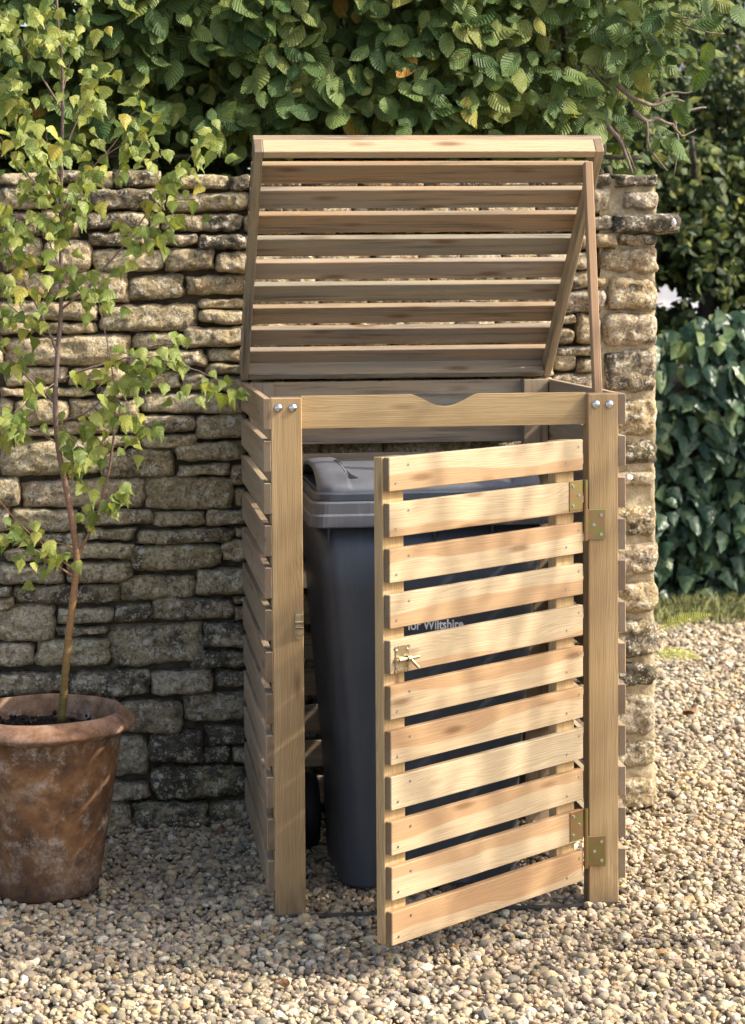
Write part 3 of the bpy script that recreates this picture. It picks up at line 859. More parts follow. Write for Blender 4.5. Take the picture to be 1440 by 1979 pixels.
# ------------------------------------------------------------------ wheelie bin
wb = empty('wheelie_bin', (0.41, 0.45, 0))
tag(wb, 'dark grey wheelie bin standing inside the slatted wooden store', 'bin')
def relb(p): return Vector(p) - wb.location
def rrect(x0, x1, y0, y1, r, n=6):
    out = []
    for cx, cy, a0 in ((x1 - r, y0 + r, -pi / 2), (x1 - r, y1 - r, 0), (x0 + r, y1 - r, pi / 2), (x0 + r, y0 + r, pi)):
        for k in range(n + 1):
            a = a0 + (pi / 2) * k / n
            out.append((cx + r * math.cos(a), cy + r * math.sin(a)))
    return out
def loft(secs, close0=True, close1=True):
    V, Fc = [], []
    n = len(secs[0][0])
    for ring, z in secs:
        V += [(x, y, z) for x, y in ring]
    for i in range(len(secs) - 1):
        for k in range(n):
            Fc.append((i * n + k, i * n + (k + 1) % n, (i + 1) * n + (k + 1) % n, (i + 1) * n + k))
    if close0: Fc.append(tuple(range(n - 1, -1, -1)))
    if close1: Fc.append(tuple((len(secs) - 1) * n + k for k in range(n)))
    return V, Fc
secs = []
for z, f in ((0.012, -0.05), (0.018, -0.02), (0.04, 0.005), (0.09, 0.03), (0.25, 0.1), (0.5, 0.42), (0.75, 0.72), (0.92, 1.0)):
    i = 1 - f
    secs.append((rrect(0.122 + 0.058 * i, 0.688 - 0.058 * i, 0.152 + 0.03 * i, 0.72 - 0.1 * i, 0.065 - 0.01 * f), z))
V, Fc = loft(secs)
body = obj('body', pymesh('body', [relb(v) for v in V], Fc), M['bin'], wb, smooth=True)
V, Fc = loft([(rrect(.106, .704, .128, .735, .04), .915), (rrect(.103, .707, .125, .738, .042), .918), (rrect(.103, .707, .125, .738, .042), .944), (rrect(.107, .703, .130, .735, .042), .949),
              (rrect(.107, .703, .130, .735, .042), .950), (rrect(.107, .703, .130, .735, .042), .974), (rrect(.111, .699, .134, .731, .042), .979), (rrect(.16, .65, .18, .68, .03), .981)])
me = pymesh('rim', [relb(v) for v in V], Fc)
obj('rim', me, M['bin_rim'], wb)
# triangular webs below the rim
bm = bmesh.new()
for x in (0.150, 0.268, 0.41, 0.552, 0.668):
    vs = [bm.verts.new(relb(p)) for p in ((x - .002, .130, .915), (x - .002, .158, .915), (x - .002, .158, .862), (x + .002, .130, .915), (x + .002, .158, .915), (x + .002, .158, .862))]
    for f in ((0, 1, 2), (5, 4, 3), (0, 2, 5, 3), (0, 3, 4, 1), (1, 4, 5, 2)): bm.faces.new([vs[i] for i in f])
obj('rim_web', bm_mesh('rim_web', bm), M['bin'], wb)
# moulded lid: a flat skirt carrying a dome whose raised ends are hollow
V, Fc = loft([(rrect(.119, .691, .137, .715, .05), .978), (rrect(.116, .694, .134, .718, .05), .981), (rrect(.116, .694, .134, .718, .05), .996), (rrect(.120, .690, .138, .714, .05), 1.0005)])
me = pymesh('lid_skirt', [relb(v) for v in V], Fc)
obj('lid_skirt', me, M['bin'], wb)
PROF = [(.142, 1.000), (.1425, 1.006), (.147, 1.0125), (.158, 1.0185), (.18, 1.027), (.21, 1.0355), (.25, 1.043), (.30, 1.0475), (.36, 1.049), (.44, 1.048), (.52, 1.044), (.59, 1.035), (.65, 1.021), (.685, 1.009), (.70, 1.000)]
YM = 0.42
def lsec(x):
    e = min(x - 0.128, 0.682 - x)
    q = min(1, max(0, e / 0.040)); rr_ = math.sqrt(max(0, 1 - (1 - q) ** 2))
    sy = 0.83 + 0.17 * rr_; sz = 0.84 + 0.16 * rr_
    h_ = min(1, max(0, (0.082 - e) / 0.014)); h_ = h_ * h_ * (3 - 2 * h_)
    return sy, sz * (1 + 0.26 * h_)
def lpt(x, y, z):
    sy, sz = lsec(x)
    return (x, YM + (y - YM) * sy, 1.0 + (z - 1.0) * sz)
def ltop(x, y):      # height of the lid surface
    sy, sz = lsec(x)
    yy_ = YM + (y - YM) / sy
    for (y0, z0), (y1, z1) in zip(PROF, PROF[1:]):
        if y0 <= yy_ <= y1: return 1.0 + (z0 + (z1 - z0) * (yy_ - y0) / (y1 - y0) - 1.0) * sz
    return 1.0
xs = [.128, .130, .134, .140, .148, .158, .170, .185, .195, .199, .203, .207, .211, .22, .25, .33, .41]
xs = xs + [0.81 - x for x in reversed(xs[:-1])]
npf = len(PROF)
V, Fc, MI = [], [], []
for x in xs: V += [lpt(x, y, z) for y, z in PROF]
for i in range(len(xs) - 1):
    for k in range(npf - 1):
        Fc.append((i * npf + k, (i + 1) * npf + k, (i + 1) * npf + k + 1, i * npf + k + 1)); MI.append(0)
for end, x, xi, dx in ((0, xs[0], 0, 0.055), (1, xs[-1], len(xs) - 1, -0.055)):
    b0 = len(V)
    ctr = Vector((x, YM, 1.004))
    for sc_, off in ((0.90, 0.0), (0.86, 0.004 * (1 if dx > 0 else -1)), (0.84, dx)):
        for y, z in PROF:
            p = Vector(lpt(x, y, z)); q = ctr + (p - ctr) * sc_; V.append((x + off, q.y, max(q.z, 1.0035)))
    rows = [[xi * npf + k for k in range(npf)]] + [[b0 + r_ * npf + k for k in range(npf)] for r_ in range(3)]
    for r_ in range(3):
        for k in range(npf):
            f_ = (rows[r_][k], rows[r_][(k + 1) % npf], rows[r_ + 1][(k + 1) % npf], rows[r_ + 1][k])
            Fc.append(f_ if end == 0 else tuple(reversed(f_))); MI.append(0 if r_ < 2 else 1)
    Fc.append(tuple(rows[3]) if end == 0 else tuple(reversed(rows[3]))); MI.append(1)
me = pymesh('lid', [relb(v) for v in V], Fc)
me.materials.append(M['bin_lid']); me.materials.append(M['bin'])
me.polygons.foreach_set('material_index', MI)
me.polygons.foreach_set('use_smooth', [True] * len(MI))
blid = obj('lid', me, None, wb)
md = blid.modifiers.new('crisp', 'EDGE_SPLIT'); md.split_angle = math.radians(38)
# wedge-shaped slot in the lid top
SL = [(.186, .35), (.194, .352), (.200, .30), (.206, .25), (.214, .215), (.228, .190), (.206, .186), (.198, .215), (.193, .26), (.189, .30)]
VV = [relb((x, y, ltop(x, y) + 0.0016)) for x, y in SL] + [relb((x, y, ltop(x, y) - 0.01)) for x, y in SL]
n = len(SL)
Fc = [tuple(reversed(range(n)))] + [(k, n + k, n + (k + 1) % n, (k + 1) % n) for k in range(n)]
obj('lid_slot', pymesh('lid_slot', VV, Fc), M['rubber'], blid)
# back handle bar
V, Fc = tube([relb((0.14, 0.755, 0.985)), relb((0.41, 0.758, 0.985)), relb((0.68, 0.755, 0.985))], [0.013] * 3, 10)
obj('handle', pymesh('handle', V, Fc), M['bin'], wb, smooth=True)
for x in (0.142, 0.652):
    V, Fc = [], []
    pr = [(0.04, -.024), (0.085, -.024), (0.098, -.017), (0.1, 0), (0.098, .017), (0.085, .024), (0.04, .024)]
    v, f = lathe(pr, 36)
    R_ = Matrix.Rotation(pi / 2, 3, 'Y')
    wo = obj('wheel', pymesh('wheel', [R_ @ Vector(a) for a in v], f), M['rubber'], wb, relb((x, 0.63, 0.098)), smooth=True)
    v, f = lathe([(0.0, -.016), (0.042, -.016), (0.042, .016), (0.0, .016)], 20)
    obj('hub', pymesh('hub', [R_ @ Vector(a) for a in v], f), M['bin'], wo)
V, Fc = tube([relb((0.13, 0.63, 0.098)), relb((0.69, 0.63, 0.098))], [0.011] * 2, 10)
obj('axle', pymesh('axle', V, Fc), M['steel_strip'], wb, smooth=True)
cu = bpy.data.curves.new('lettering', 'FONT')
cu.body = 'for Wiltshire'
cu.size = 0.034
cu.extrude = 0.0004
cu.offset = 0.0007
to = bpy.data.objects.new('lettering_tmp', cu)
COL.objects.link(to)
dg = bpy.context.evaluated_depsgraph_get()
tme = bpy.data.meshes.new_from_object(to.evaluated_get(dg))
bpy.data.objects.remove(to)
xsT = [v.co.x for v in tme.vertices]; wT = max(xsT) - min(xsT)
lx0, lx1 = 0.345, 0.4835
for v in tme.vertices:
    v.co.x = (v.co.x - min(xsT)) * (lx1 - lx0) / wT
lt = obj('lettering', tme, M['print'], wb, relb((lx0, 0.1625, 0.657)))
lt.rotation_euler = (pi / 2 + 0.03, 0, 0)

# ------------------------------------------------------------------ terracotta pot
PC = Vector((-0.553, 0.325, 0.0))
def terracotta():
    k = N('terracotta')
    tc = k.n('ShaderNodeTexCoord'); P = tc.outputs['Object']
    sep = k.n('ShaderNodeSeparateXYZ'); k.l(P, sep.inputs[0])
    n1 = k.noise(P, 7.0, 6, 0.65); n2 = k.noise(P, 24.0, 6, 0.7); n3 = k.noise(P, 120.0, 3, 0.6)
    c = k.ramp(n1, [(0.36, (0.065, 0.04, 0.025)), (0.47, (0.165, 0.085, 0.04)), (0.56, (0.235, 0.12, 0.05)), (0.68, (0.31, 0.19, 0.11))])
    c = k.mix(k.math('MULTIPLY', k.ramp(k.noise(P, 11.0, 6, 0.72), [(0.48, 0.0), (0.60, 0.9)]), k.ramp(n3, [(0.38, 0.2), (0.58, 1.0)])), c, (0.42, 0.34, 0.26))
    c = k.mix(k.math('MULTIPLY', k.ramp(n2, [(0.48, 0.0), (0.64, 1.0)]), 0.7), c, (0.09, 0.05, 0.028))
    low = k.math('MULTIPLY_ADD', sep.outputs[2], -8.0, 1.2, clamp=True)
    c = k.mix(k.math('MULTIPLY', k.math('MULTIPLY', low, n2), 1.0), c, (0.06, 0.04, 0.03))
    rim = k.math('MULTIPLY_ADD', sep.outputs[2], 60.0, -24.4, clamp=True)
    c = k.mix(k.math('MULTIPLY', rim, 0.65), c, k.ramp(n2, [(0.36, (0.12, 0.07, 0.045)), (0.5, (0.30, 0.165, 0.10)), (0.66, (0.46, 0.31, 0.215))]))
    return k.fin(c, 0.88, k.bump(k.math('ADD', n2, k.math('MULTIPLY', n3, 0.5)), 0.35, 0.003), spec=0.2)
M['terracotta'] = terracotta()
prof = [(0.0, 0.0), (0.128, 0.0), (0.134, 0.006), (0.139, 0.03), (0.150, 0.10), (0.166, 0.20), (0.182, 0.30), (0.194, 0.375), (0.197, 0.398), (0.206, 0.402), (0.222, 0.409), (0.2305, 0.416),
        (0.232, 0.421), (0.228, 0.428), (0.214, 0.441), (0.209, 0.443), (0.205, 0.449), (0.197, 0.452), (0.189, 0.452), (0.186, 0.44), (0.182, 0.40), (0.178, 0.37)]
v, f = lathe(prof, 72)
rp_ = random.Random(3)
v = [(x * (1 + 0.006 * noise.noise(Vector((x * 9, y * 9, z * 14)))), y * (1 + 0.006 * noise.noise(Vector((x * 9, y * 9, z * 14)))), z + 0.003 * noise.noise(Vector((x * 8, y * 8, 3)))) for x, y, z in v]
pot = obj('plant_pot', pymesh('plant_pot', v, f), M['terracotta'], None, PC, smooth=True)
tag(pot, 'weathered terracotta pot with rolled rim standing on the gravel', 'plant pot')
V, Fc = [(0, 0, 0.398)], []
for r in range(1, 9):
    for k in range(40):
        a = 2 * pi * k / 40
        q = Vector((0.0228 * r * math.cos(a), 0.0228 * r * math.sin(a), 0))
        V.append((q.x, q.y, 0.395 + 0.018 * noise.noise(q * 28) + 0.010 * noise.noise(q * 70) + (0.022 if r < 5 else 0.0) * (1 - r / 5 if r < 5 else 0)))
for k in range(40): Fc.append((0, 1 + k, 1 + (k + 1) % 40))
for r in range(7):
    for k in range(40): Fc.append((1 + r * 40 + k, 1 + (r + 1) * 40 + k, 1 + (r + 1) * 40 + (k + 1) % 40, 1 + r * 40 + (k + 1) % 40))
obj('soil', pymesh('soil', V, Fc), M['soil'], pot, smooth=True)
rs = np.random.RandomState(8)
nb = 260
mt = np.zeros((nb, 4, 4)); mt[:, 3, 3] = 1
for i in range(nb):
    r_ = 0.172 * math.sqrt(rs.rand()); a = rs.rand() * 2 * pi
    s = rs.uniform(0.005, 0.014)
    mm = Euler((rs.rand() * 6, rs.rand() * 6, rs.rand() * 6)).to_matrix() @ Matrix.Diagonal((s * 1.5, s, s * .7))
    mt[i, :3, :3] = np.array(mm)
    mt[i, :3, 3] = (r_ * math.cos(a), r_ * math.sin(a), 0.402 + 0.014 * noise.noise(Vector((r_ * math.cos(a) * 28, r_ * math.sin(a) * 28, 0))) + 0.02 * max(0, 1 - r_ / .11))
cm = merged('soil_clumps', [pebble_base(i, 2) for i in range(4)], rs.randint(0, 4, nb), mt, np.full((nb, 3), .03), uv=False)
o = obj('soil_clumps', cm, M['soil'], pot); o['kind'] = 'stuff'

# ------------------------------------------------------------------ leaves
def leaf_mat(name, stops, gloss=0.4, trans=0.3, veins=9.0, vein_bump=0.5, tmul=(1.0, 1.0, 0.6)):
    k = N(name)
    tn = k.n('ShaderNodeAttribute', attribute_name='tint'); oi = k.n('ShaderNodeObjectInfo'); uv = k.n('ShaderNodeUVMap')
    sepc = k.n('ShaderNodeSeparateColor'); k.l(tn.outputs['Color'], sepc.inputs[0])
    sp = k.n('ShaderNodeSeparateXYZ'); k.l(uv.outputs[0], sp.inputs[0])
    r = k.math('FRACT', k.math('ADD', sepc.outputs[0], oi.outputs['Random']))
    c = k.ramp(r, stops)
    av = k.math('ABSOLUTE', k.math('MULTIPLY_ADD', sp.outputs[1], 2.0, -1.0))
    ph = k.math('MULTIPLY', k.math('SUBTRACT', sp.outputs[0], k.math('MULTIPLY', av, 0.24)), veins * 2 * pi)
    sv = k.math('MULTIPLY_ADD', k.math('SINE', ph), 0.5, 0.5)
    rib = k.math('POWER', sv, 6.0)
    midr = k.math('MULTIPLY_ADD', av, -22.0, 1.2, clamp=True)
    vv = k.math('MAXIMUM', k.math('MULTIPLY', rib, 0.35), midr)
    c = k.mix(k.math('MULTIPLY', vv, 0.42), c, k.mix(1.0, c, (1.9, 1.7, 1.6), 'MULTIPLY'))
    g = k.n('ShaderNodeNewGeometry')
    bl = k.noise(g.outputs['Position'], 45.0, 4, 0.6)
    c = k.mix(k.math('MULTIPLY', k.ramp(bl, [(0.5, 0.0), (0.7, 1.0)]), 0.35), c, k.mix(1.0, c, (0.62, 0.60, 0.5), 'MULTIPLY'))
    nb_ = k.bump(k.math('SUBTRACT', k.math('MULTIPLY', sv, 0.8), k.math('MULTIPLY', midr, 0.8)), vein_bump, 0.0025)
    k.fin(c, gloss, nb_, spec=0.22)
    tr = k.n('ShaderNodeBsdfTranslucent')
    k.l(k.mix(1.0, c, (tmul[0] * 1.5, tmul[1] * 1.45, tmul[2]), 'MULTIPLY'), tr.inputs[0]); k.l(nb_, tr.inputs['Normal'])
    mx = k.n('ShaderNodeMixShader'); mx.inputs[0].default_value = trans
    k.l(k.b.outputs[0], mx.inputs[1]); k.l(tr.outputs[0], mx.inputs[2]); k.l(mx.outputs[0], k.out.inputs[0])
    return k.m
M['hornbeam'] = leaf_mat('hornbeam_leaf', [(0.0, (0.044, 0.085, 0.024)), (0.35, (0.086, 0.14, 0.038)), (0.7, (0.14, 0.195, 0.054)), (0.95, (0.215, 0.24, 0.06)), (0.985, (0.28, 0.26, 0.05)), (1.0, (0.40, 0.20, 0.04))], 0.45, 0.25, 9.0, 0.85)
M['birch'] = leaf_mat('birch_leaf', [(0.0, (0.125, 0.175, 0.04)), (0.4, (0.205, 0.255, 0.06)), (0.75, (0.30, 0.335, 0.085)), (0.985, (0.34, 0.35, 0.08)), (1.0, (0.42, 0.35, 0.07))], 0.38, 0.35, 6.0, 0.25)
M['ivy'] = leaf_mat('ivy_leaf', [(0.0, (0.020, 0.048, 0.028)), (0.45, (0.040, 0.078, 0.040)), (0.85, (0.072, 0.118, 0.050)), (1.0, (0.18, 0.23, 0.08))], 0.32, 0.12, 3.0, 0.25)
M['darkleaf'] = leaf_mat('shade_leaf', [(0.0, (0.022, 0.040, 0.014)), (0.55, (0.05, 0.075, 0.021)), (0.85, (0.11, 0.14, 0.035)), (1.0, (0.24, 0.24, 0.05))], 0.5, 0.2, 4.0, 0.1)

def leaf_base(seed, wid, profile, fold=0.35, curl=0.25, teeth=0.0, wave=0.03):
    """unit leaf: stalk at the origin, blade along -z (hanging), face towards -y"""
    rnd = random.Random(seed)
    m = len(profile) - 1
    V, U, Q = [], [], []
    cu_ = curl * rnd.uniform(0.4, 1.5); fo = fold * rnd.uniform(0.5, 1.3); tw = rnd.uniform(-.25, .25)
    for i, w in enumerate(profile):
        u = i / m
        ww = max(w * wid * (1 + (teeth * (1 if i % 2 else -1) if 0 < i < m else 0)), 0.006)
        bend = cu_ * u * u * 0.5
        for s in (-1.0, -0.5, 0.0, 0.5, 1.0):
            x = s * ww / 2
            y = bend + fo * -abs(s) * ww * 0.5 * (1 if True else 0) + wave * math.sin(u * 11 + s * 3 + seed)
            y = -y
            z = -u + 0.12 * abs(s) * (0.25 if u < .2 else 0) - cu_ * 0.05 * u
            a = tw * u
            V.append((x * math.cos(a) - y * math.sin(a), x * math.sin(a) + y * math.cos(a), z))
            U.append((u, 0.5 + s / 2))
    for i in range(m):
        for k in range(4):
            a = i * 5 + k
            Q.append((a, a + 5, a + 6, a + 1))
    return np.array(V), np.array(Q), np.array(U)
hb_prof = [0.12, 0.66, 0.93, 1.0, 0.90, 0.68, 0.38, 0.03]
bi_prof = [0.15, 0.86, 1.0, 0.90, 0.74, 0.60, 0.42, 0.30, 0.16, 0.09, 0.02]
iv_prof = [0.50, 1.0, 0.74, 0.64, 0.58, 0.38, 0.20, 0.03]
HB = [leaf_base(i, 0.64, hb_prof, 0.30, 0.35) for i in range(8)]
BI = [leaf_base(20 + i, 0.78, bi_prof, 0.25, 0.4, 0.07) for i in range(8)]
IV = [leaf_base(40 + i, 1.0, iv_prof, 0.3, 0.25, 0.02) for i in range(6)]
DK = []
for i in range(5):      # cheap far leaves
    v_, q_, u_ = leaf_base(60 + i, 0.7, [0.1, 1.0, 0.75, 0.04], 0.3, 0.3)
    DK.append((v_, q_, u_))
def base_me(name, b, mat):
    me = pymesh(name, [tuple(a) for a in b[0]], [tuple(int(i) for i in q) for q in b[1]])
    ul = me.uv_layers.new(name='UVMap')
    lv = np.zeros(len(me.loops), dtype=np.int32); me.loops.foreach_get('vertex_index', lv)
    ul.data.foreach_set('uv', b[2][lv].astype(np.float32).ravel())
    me.polygons.foreach_set('use_smooth', [True] * len(me.polygons))
    me.materials.append(mat)
    return me
def orient(down, face, size, spin=0.0):
    """matrix whose -z is `down` (leaf axis) and -y is `face`"""
    z = -down.normalized()
    y = -(face - z * face.dot(z))
    if y.length < 1e-4: y = z.orthogonal()
    y.normalize()
    x = y.cross(z)
    R_ = Matrix((x, y, z)).transposed()
    return R_ * size
def leaf_set(parent, bases, mat, items, n_single, single_name='leaf', rest_name='foliage', score=None):
    """items: (pos, 3x3, tint). The n_single with the best score become objects of their own, the rest one joined part."""
    items = sorted(items, key=score) if score else items
    mes = [base_me(single_name, b, mat) for b in bases]
    rl = random.Random(99)
    for (p, R_, t) in items[:n_single]:
        o = bpy.data.objects.new(single_name, rl.choice(mes))
        link(o, parent)
        o.matrix_local = Matrix.Translation(p - parent.location) @ R_.to_4x4()
    rest = items[n_single:]
    if rest:
        k = len(rest)
        A = np.zeros((k, 4, 4)); A[:, 3, 3] = 1
        A[:, :3, :3] = np.array([np.array(r[1]) for r in rest]); A[:, :3, 3] = np.array([tuple(r[0] - parent.location) for r in rest])
        tt = np.array([[r[2]] * 3 for r in rest])
        o = obj(rest_name, merged(rest_name, bases, np.random.RandomState(3).randint(0, len(bases), k), A, tt), mat, parent)
        o['kind'] = 'stuff'
def proj(p):
    d = p - CAM; z = d.dot(fw)
    return PPX + F_PX * d.dot(rt) / z, PPY - F_PX * d.dot(up) / z

# ------------------------------------------------------------------ hornbeam hedge above the wall
hedge = empty('hornbeam_hedge', (0.2, 1.35, 0))
tag(hedge, 'clipped hornbeam hedge with ribbed green leaves rising above the stone wall', 'hedge')
def hedge_face(x, z):
    return 0.99 + 0.07 * noise.noise(Vector((x * 2.3, 0, z * 2.7))) + 0.05 * noise.noise(Vector((x * 6, 5, z * 7))) + 0.10 * max(0, (1.95 - z)) * 3
items = []
rh = random.Random(21)
def hx_end(z): return 1.22 + 0.20 * min(1, max(0, (z - 1.85) / 0.45)) + 0.05 * noise.noise(Vector((0, 3, z * 5)))
NL = 19000
for i in range(NL):
    x = rh.uniform(-2.2, 1.5); z = rh.uniform(1.80, 3.1)
    xe = hx_end(z)
    if x > xe: continue
    if x > xe - 0.16 and rh.random() < 0.45: continue
    cl = noise.noise(Vector((x * 5.5, 9, z * 6.5)))
    depth = rh.random() ** 1.6 * 0.8
    if depth < 0.14 and cl < -0.22: continue
    if z < 1.93 and rh.random() < 0.55: continue
    if z < 2.0 and depth < 0.05 and rh.random() < 0.5: continue
    y = hedge_face(x, z) + depth + (0.04 if z < 1.9 else 0)
    p = Vector((x, y, z))
    s = rh.choice((rh.uniform(0.034, 0.06), rh.uniform(0.06, 0.104), rh.uniform(0.06, 0.104))) * (0.9 if depth > .1 else 1.0)
    a = rh.gauss(0, 0.75)
    down = Vector((math.sin(a), rh.gauss(-0.25, 0.35), -math.cos(a)))
    face = Vector((rh.gauss(0.15, 0.5), -1.0, rh.gauss(0.55, 0.45)))
    t = min(0.999, max(0, rh.betavariate(2.0, 2.2) * 0.9 + (0.12 if rh.random() < 0.03 else 0)))
    items.append((p, orient(down, face, s), t))
for i in range(4200):
    x = rh.uniform(-2.2, 1.12); z = rh.uniform(1.35, 2.3)
    a = rh.gauss(0, 0.9)
    items.append((Vector((x, rh.uniform(1.42, 1.95), z)), orient(Vector((math.sin(a), rh.gauss(-0.2, 0.4), -math.cos(a))), Vector((rh.gauss(0, 0.5), -1.0, rh.gauss(0.4, 0.4))), rh.uniform(0.07, 0.11)), rh.random() * .7))
def vis_score(it):
    px, py = proj(it[0])
    return it[0].y + (0 if (-20 < px < 1440 and -20 < py < 335) else 5)
leaf_set(hedge, HB, M['hornbeam'], items, 300, score=vis_score)
# stems inside the hedge
for i in range(26):
    x = -2.0 + i * 0.125 + rh.uniform(-.04, .04)
    y = 1.30 + rh.uniform(-.1, .15)
    pts = [Vector((x + rh.uniform(-.03, .03) * k, y + rh.uniform(-.04, .04), 0.9 + 0.28 * k)) for k in range(8)]
    V, Fc = tube(smooth_path(pts, 2), [0.016 - 0.0007 * q for q in range(15)], 6)
    obj('stem', pymesh('stem', [q - hedge.location for q in V], Fc), M['bark_dark'], hedge, smooth=True)
pts = [at(-200 + 160 * k, 302 + rh.uniform(-3, 3), 1.16) for k in range(10)]
V, Fc = tube(smooth_path(pts, 2), [0.007] * 19, 6)
obj('cane', pymesh('cane', [q - hedge.location for q in V], Fc), M['bark_dark'], hedge, smooth=True)
# bare gnarled twigs at the hedge's end
twigs = [[(1170, 240), (1200, 275), (1222, 335)], [(1190, 160), (1225, 190), (1262, 203), (1300, 192), (1328, 200)], [(1225, 215), (1250, 235), (1268, 228), (1300, 240), (1330, 215), (1365, 208)], [(1262, 203), (1290, 180), (1330, 180), (1352, 170)],
         [(1300, 240), (1318, 262), (1345, 250)], [(1250, 235), (1256, 285), (1290, 330)], [(1300, 220), (1310, 270), (1302, 340)], [(1290, 20), (1330, 35), (1365, 30)], [(1320, 45), (1360, 60), (1400, 65)], [(1190, 245), (1215, 300), (1232, 335)],
         [(1130, 120), (1165, 160), (1200, 190)], [(1160, 60), (1220, 90), (1290, 105)]]
for i, tw in enumerate(twigs):
    Yt = 1.04 + 0.03 * (i % 4)
    pts = [at(px, py, Yt + 0.012 * k) for k, (px, py) in enumerate(tw)]
    sp_ = smooth_path(pts, 4, 0.002, i)
    r0_ = 0.0085 if i in (0, 1, 2) else 0.0042
    V, Fc = tube(sp_, [r0_ * (1 - 0.72 * q / len(sp_)) for q in range(len(sp_))], 6)
    obj('twig', pymesh('twig', [q - hedge.location for q in V], Fc), M['bark_twig'], hedge, smooth=True)

# ------------------------------------------------------------------ potted birch sapling
birch = empty('birch_sapling', (PC.x, PC.y, 0.40))
tag(birch, 'slender young birch with small yellow-green leaves growing in the terracotta pot', 'tree')
def birch_bark():
    k = N('birch_bark')
    g = k.n('ShaderNodeNewGeometry'); P = g.outputs['Position']
    sep = k.n('ShaderNodeSeparateXYZ'); k.l(P, sep.inputs[0])
    h = k.math('MULTIPLY_ADD', sep.outputs[2], 1.3, -0.6, clamp=True)
    n1 = k.noise(k.vec(P, (40, 40, 200)), 1.0, 4)
    c = k.ramp(h, [(0.0, (0.13, 0.10, 0.025)), (0.25, (0.30, 0.17, 0.06)), (0.6, (0.28, 0.15, 0.085)), (1.0, (0.20, 0.14, 0.115))])
    c = k.mix(k.ramp(n1, [(0.45, 0.0), (0.7, 0.6)]), c, k.mix(1.0, c, (0.4, 0.38, 0.36), 'MULTIPLY'))
    return k.fin(c, 0.6, k.bump(n1, 0.4, 0.002), spec=0.3)
M['birch_bark'] = birch_bark()
YB = PC.y - 0.02
trunk_px = [(118, 1396), (123, 1340), (132, 1240), (141, 1160), (148, 1095), (147, 1060), (138, 1000), (125, 930), (112, 860), (107, 790), (108, 740), (113, 660), (118, 600), (118, 500), (117, 420), (119, 330), (121, 230), (120, 130), (112, 40), (108, -80), (112, -220)]
tp = smooth_path([at(x, y, YB) for x, y in trunk_px], 3)
V, Fc = tube(tp, [0.0108 * (1 - 0.78 * (q / (len(tp) - 1)) ** 0.8) for q in range(len(tp))], 10)
obj('trunk', pymesh('trunk', [q - birch.location for q in V], Fc), M['birch_bark'], birch, smooth=True)
br = [  # polyline in the photo, depth drift towards (-) or away (+), leaf count
    ([(147, 1080), (180, 1012), (205, 935), (218, 850), (222, 770), (213, 690), (198, 625), (188, 570)], -0.02, 0, 0.006),
    ([(143, 1115), (100, 1085), (60, 1055), (20, 1015), (-25, 985)], -0.06, 10, 0.0045),
    ([(138, 1098), (80, 1050), (30, 1003), (-10, 960)], -0.12, 10, 0.004),
    ([(180, 1012), (196, 985), (205, 960), (212, 965)], -0.03, 14, 0.002),
    ([(112, 855), (60, 830), (20, 810), (-20, 780)], -0.05, 18, 0.004),
    ([(106, 780), (60, 735), (0, 672), (-40, 640)], 0.03, 16, 0.005),
    ([(112, 738), (160, 716), (210, 702), (262, 690), (330, 700), (395, 722), (425, 738)], -0.04, 40, 0.005),
    ([(250, 690), (290, 672), (330, 665), (390, 665)], -0.07, 14, 0.003),
    ([(108, 815), (160, 800), (212, 765), (262, 735), (300, 735)], -0.08, 20, 0.004),
    ([(222, 770), (250, 800), (282, 830)], -0.08, 16, 0.003),
    ([(120, 930), (160, 900), (196, 868), (205, 840)], 0.04, 10, 0.003),
    ([(108, 840), (140, 850), (165, 880)], -0.08, 12, 0.003),
    ([(120, 597), (165, 560), (205, 515), (250, 460), (290, 405), (330, 350), (345, 320)], -0.05, 30, 0.0045),
    ([(250, 460), (280, 440), (300, 450)], -0.08, 10, 0.0025), ([(165, 560), (190, 545), (200, 560)], -0.08, 10, 0.0025), ([(290, 405), (330, 390), (378, 385)], -0.08, 9, 0.0025),
    ([(118, 458), (130, 420), (160, 345), (200, 305), (262, 270), (318, 292)], -0.06, 30, 0.004),
    ([(330, 350), (370, 300), (398, 262), (425, 300)], -0.07, 14, 0.0025),
    ([(200, 305), (240, 250), (262, 215), (300, 240)], -0.04, 16, 0.003),
    ([(114, 690), (72, 590), (32, 520), (0, 440), (-30, 380)], -0.08, 34, 0.005),
    ([(72, 590), (100, 560), (82, 530)], -0.1, 12, 0.0025), ([(113, 660), (70, 640), (30, 600), (-15, 560)], 0.05, 16, 0.004),
    ([(117, 430), (80, 370), (40, 320), (-10, 250)], -0.05, 34, 0.004),
    ([(119, 335), (70, 250), (20, 180), (-30, 130)], 0.05, 34, 0.004),
    ([(121, 300), (150, 230), (175, 180), (200, 120)], -0.04, 26, 0.004),
    ([(121, 215), (60, 110), (20, 45), (-20, 0)], -0.05, 30, 0.004),
    ([(120, 180), (138, 110), (158, 30), (165, -50)], 0.03, 26, 0.0035),
    ([(117, 420), (140, 380), (160, 340)], -0.10, 18, 0.003), ([(118, 520), (90, 460), (60, 420)], -0.10, 20, 0.003), ([(120, 130), (90, 60), (80, -20)], -0.06, 26, 0.003),
    ([(119, 360), (95, 300), (90, 250)], -0.12, 24, 0.003), ([(108, 740), (60, 770), (25, 800)], -0.1, 12, 0.003), ([(147, 1060), (110, 1050), (75, 1040)], -0.05, 7, 0.003)]
bitems = []
rbr = random.Random(17)
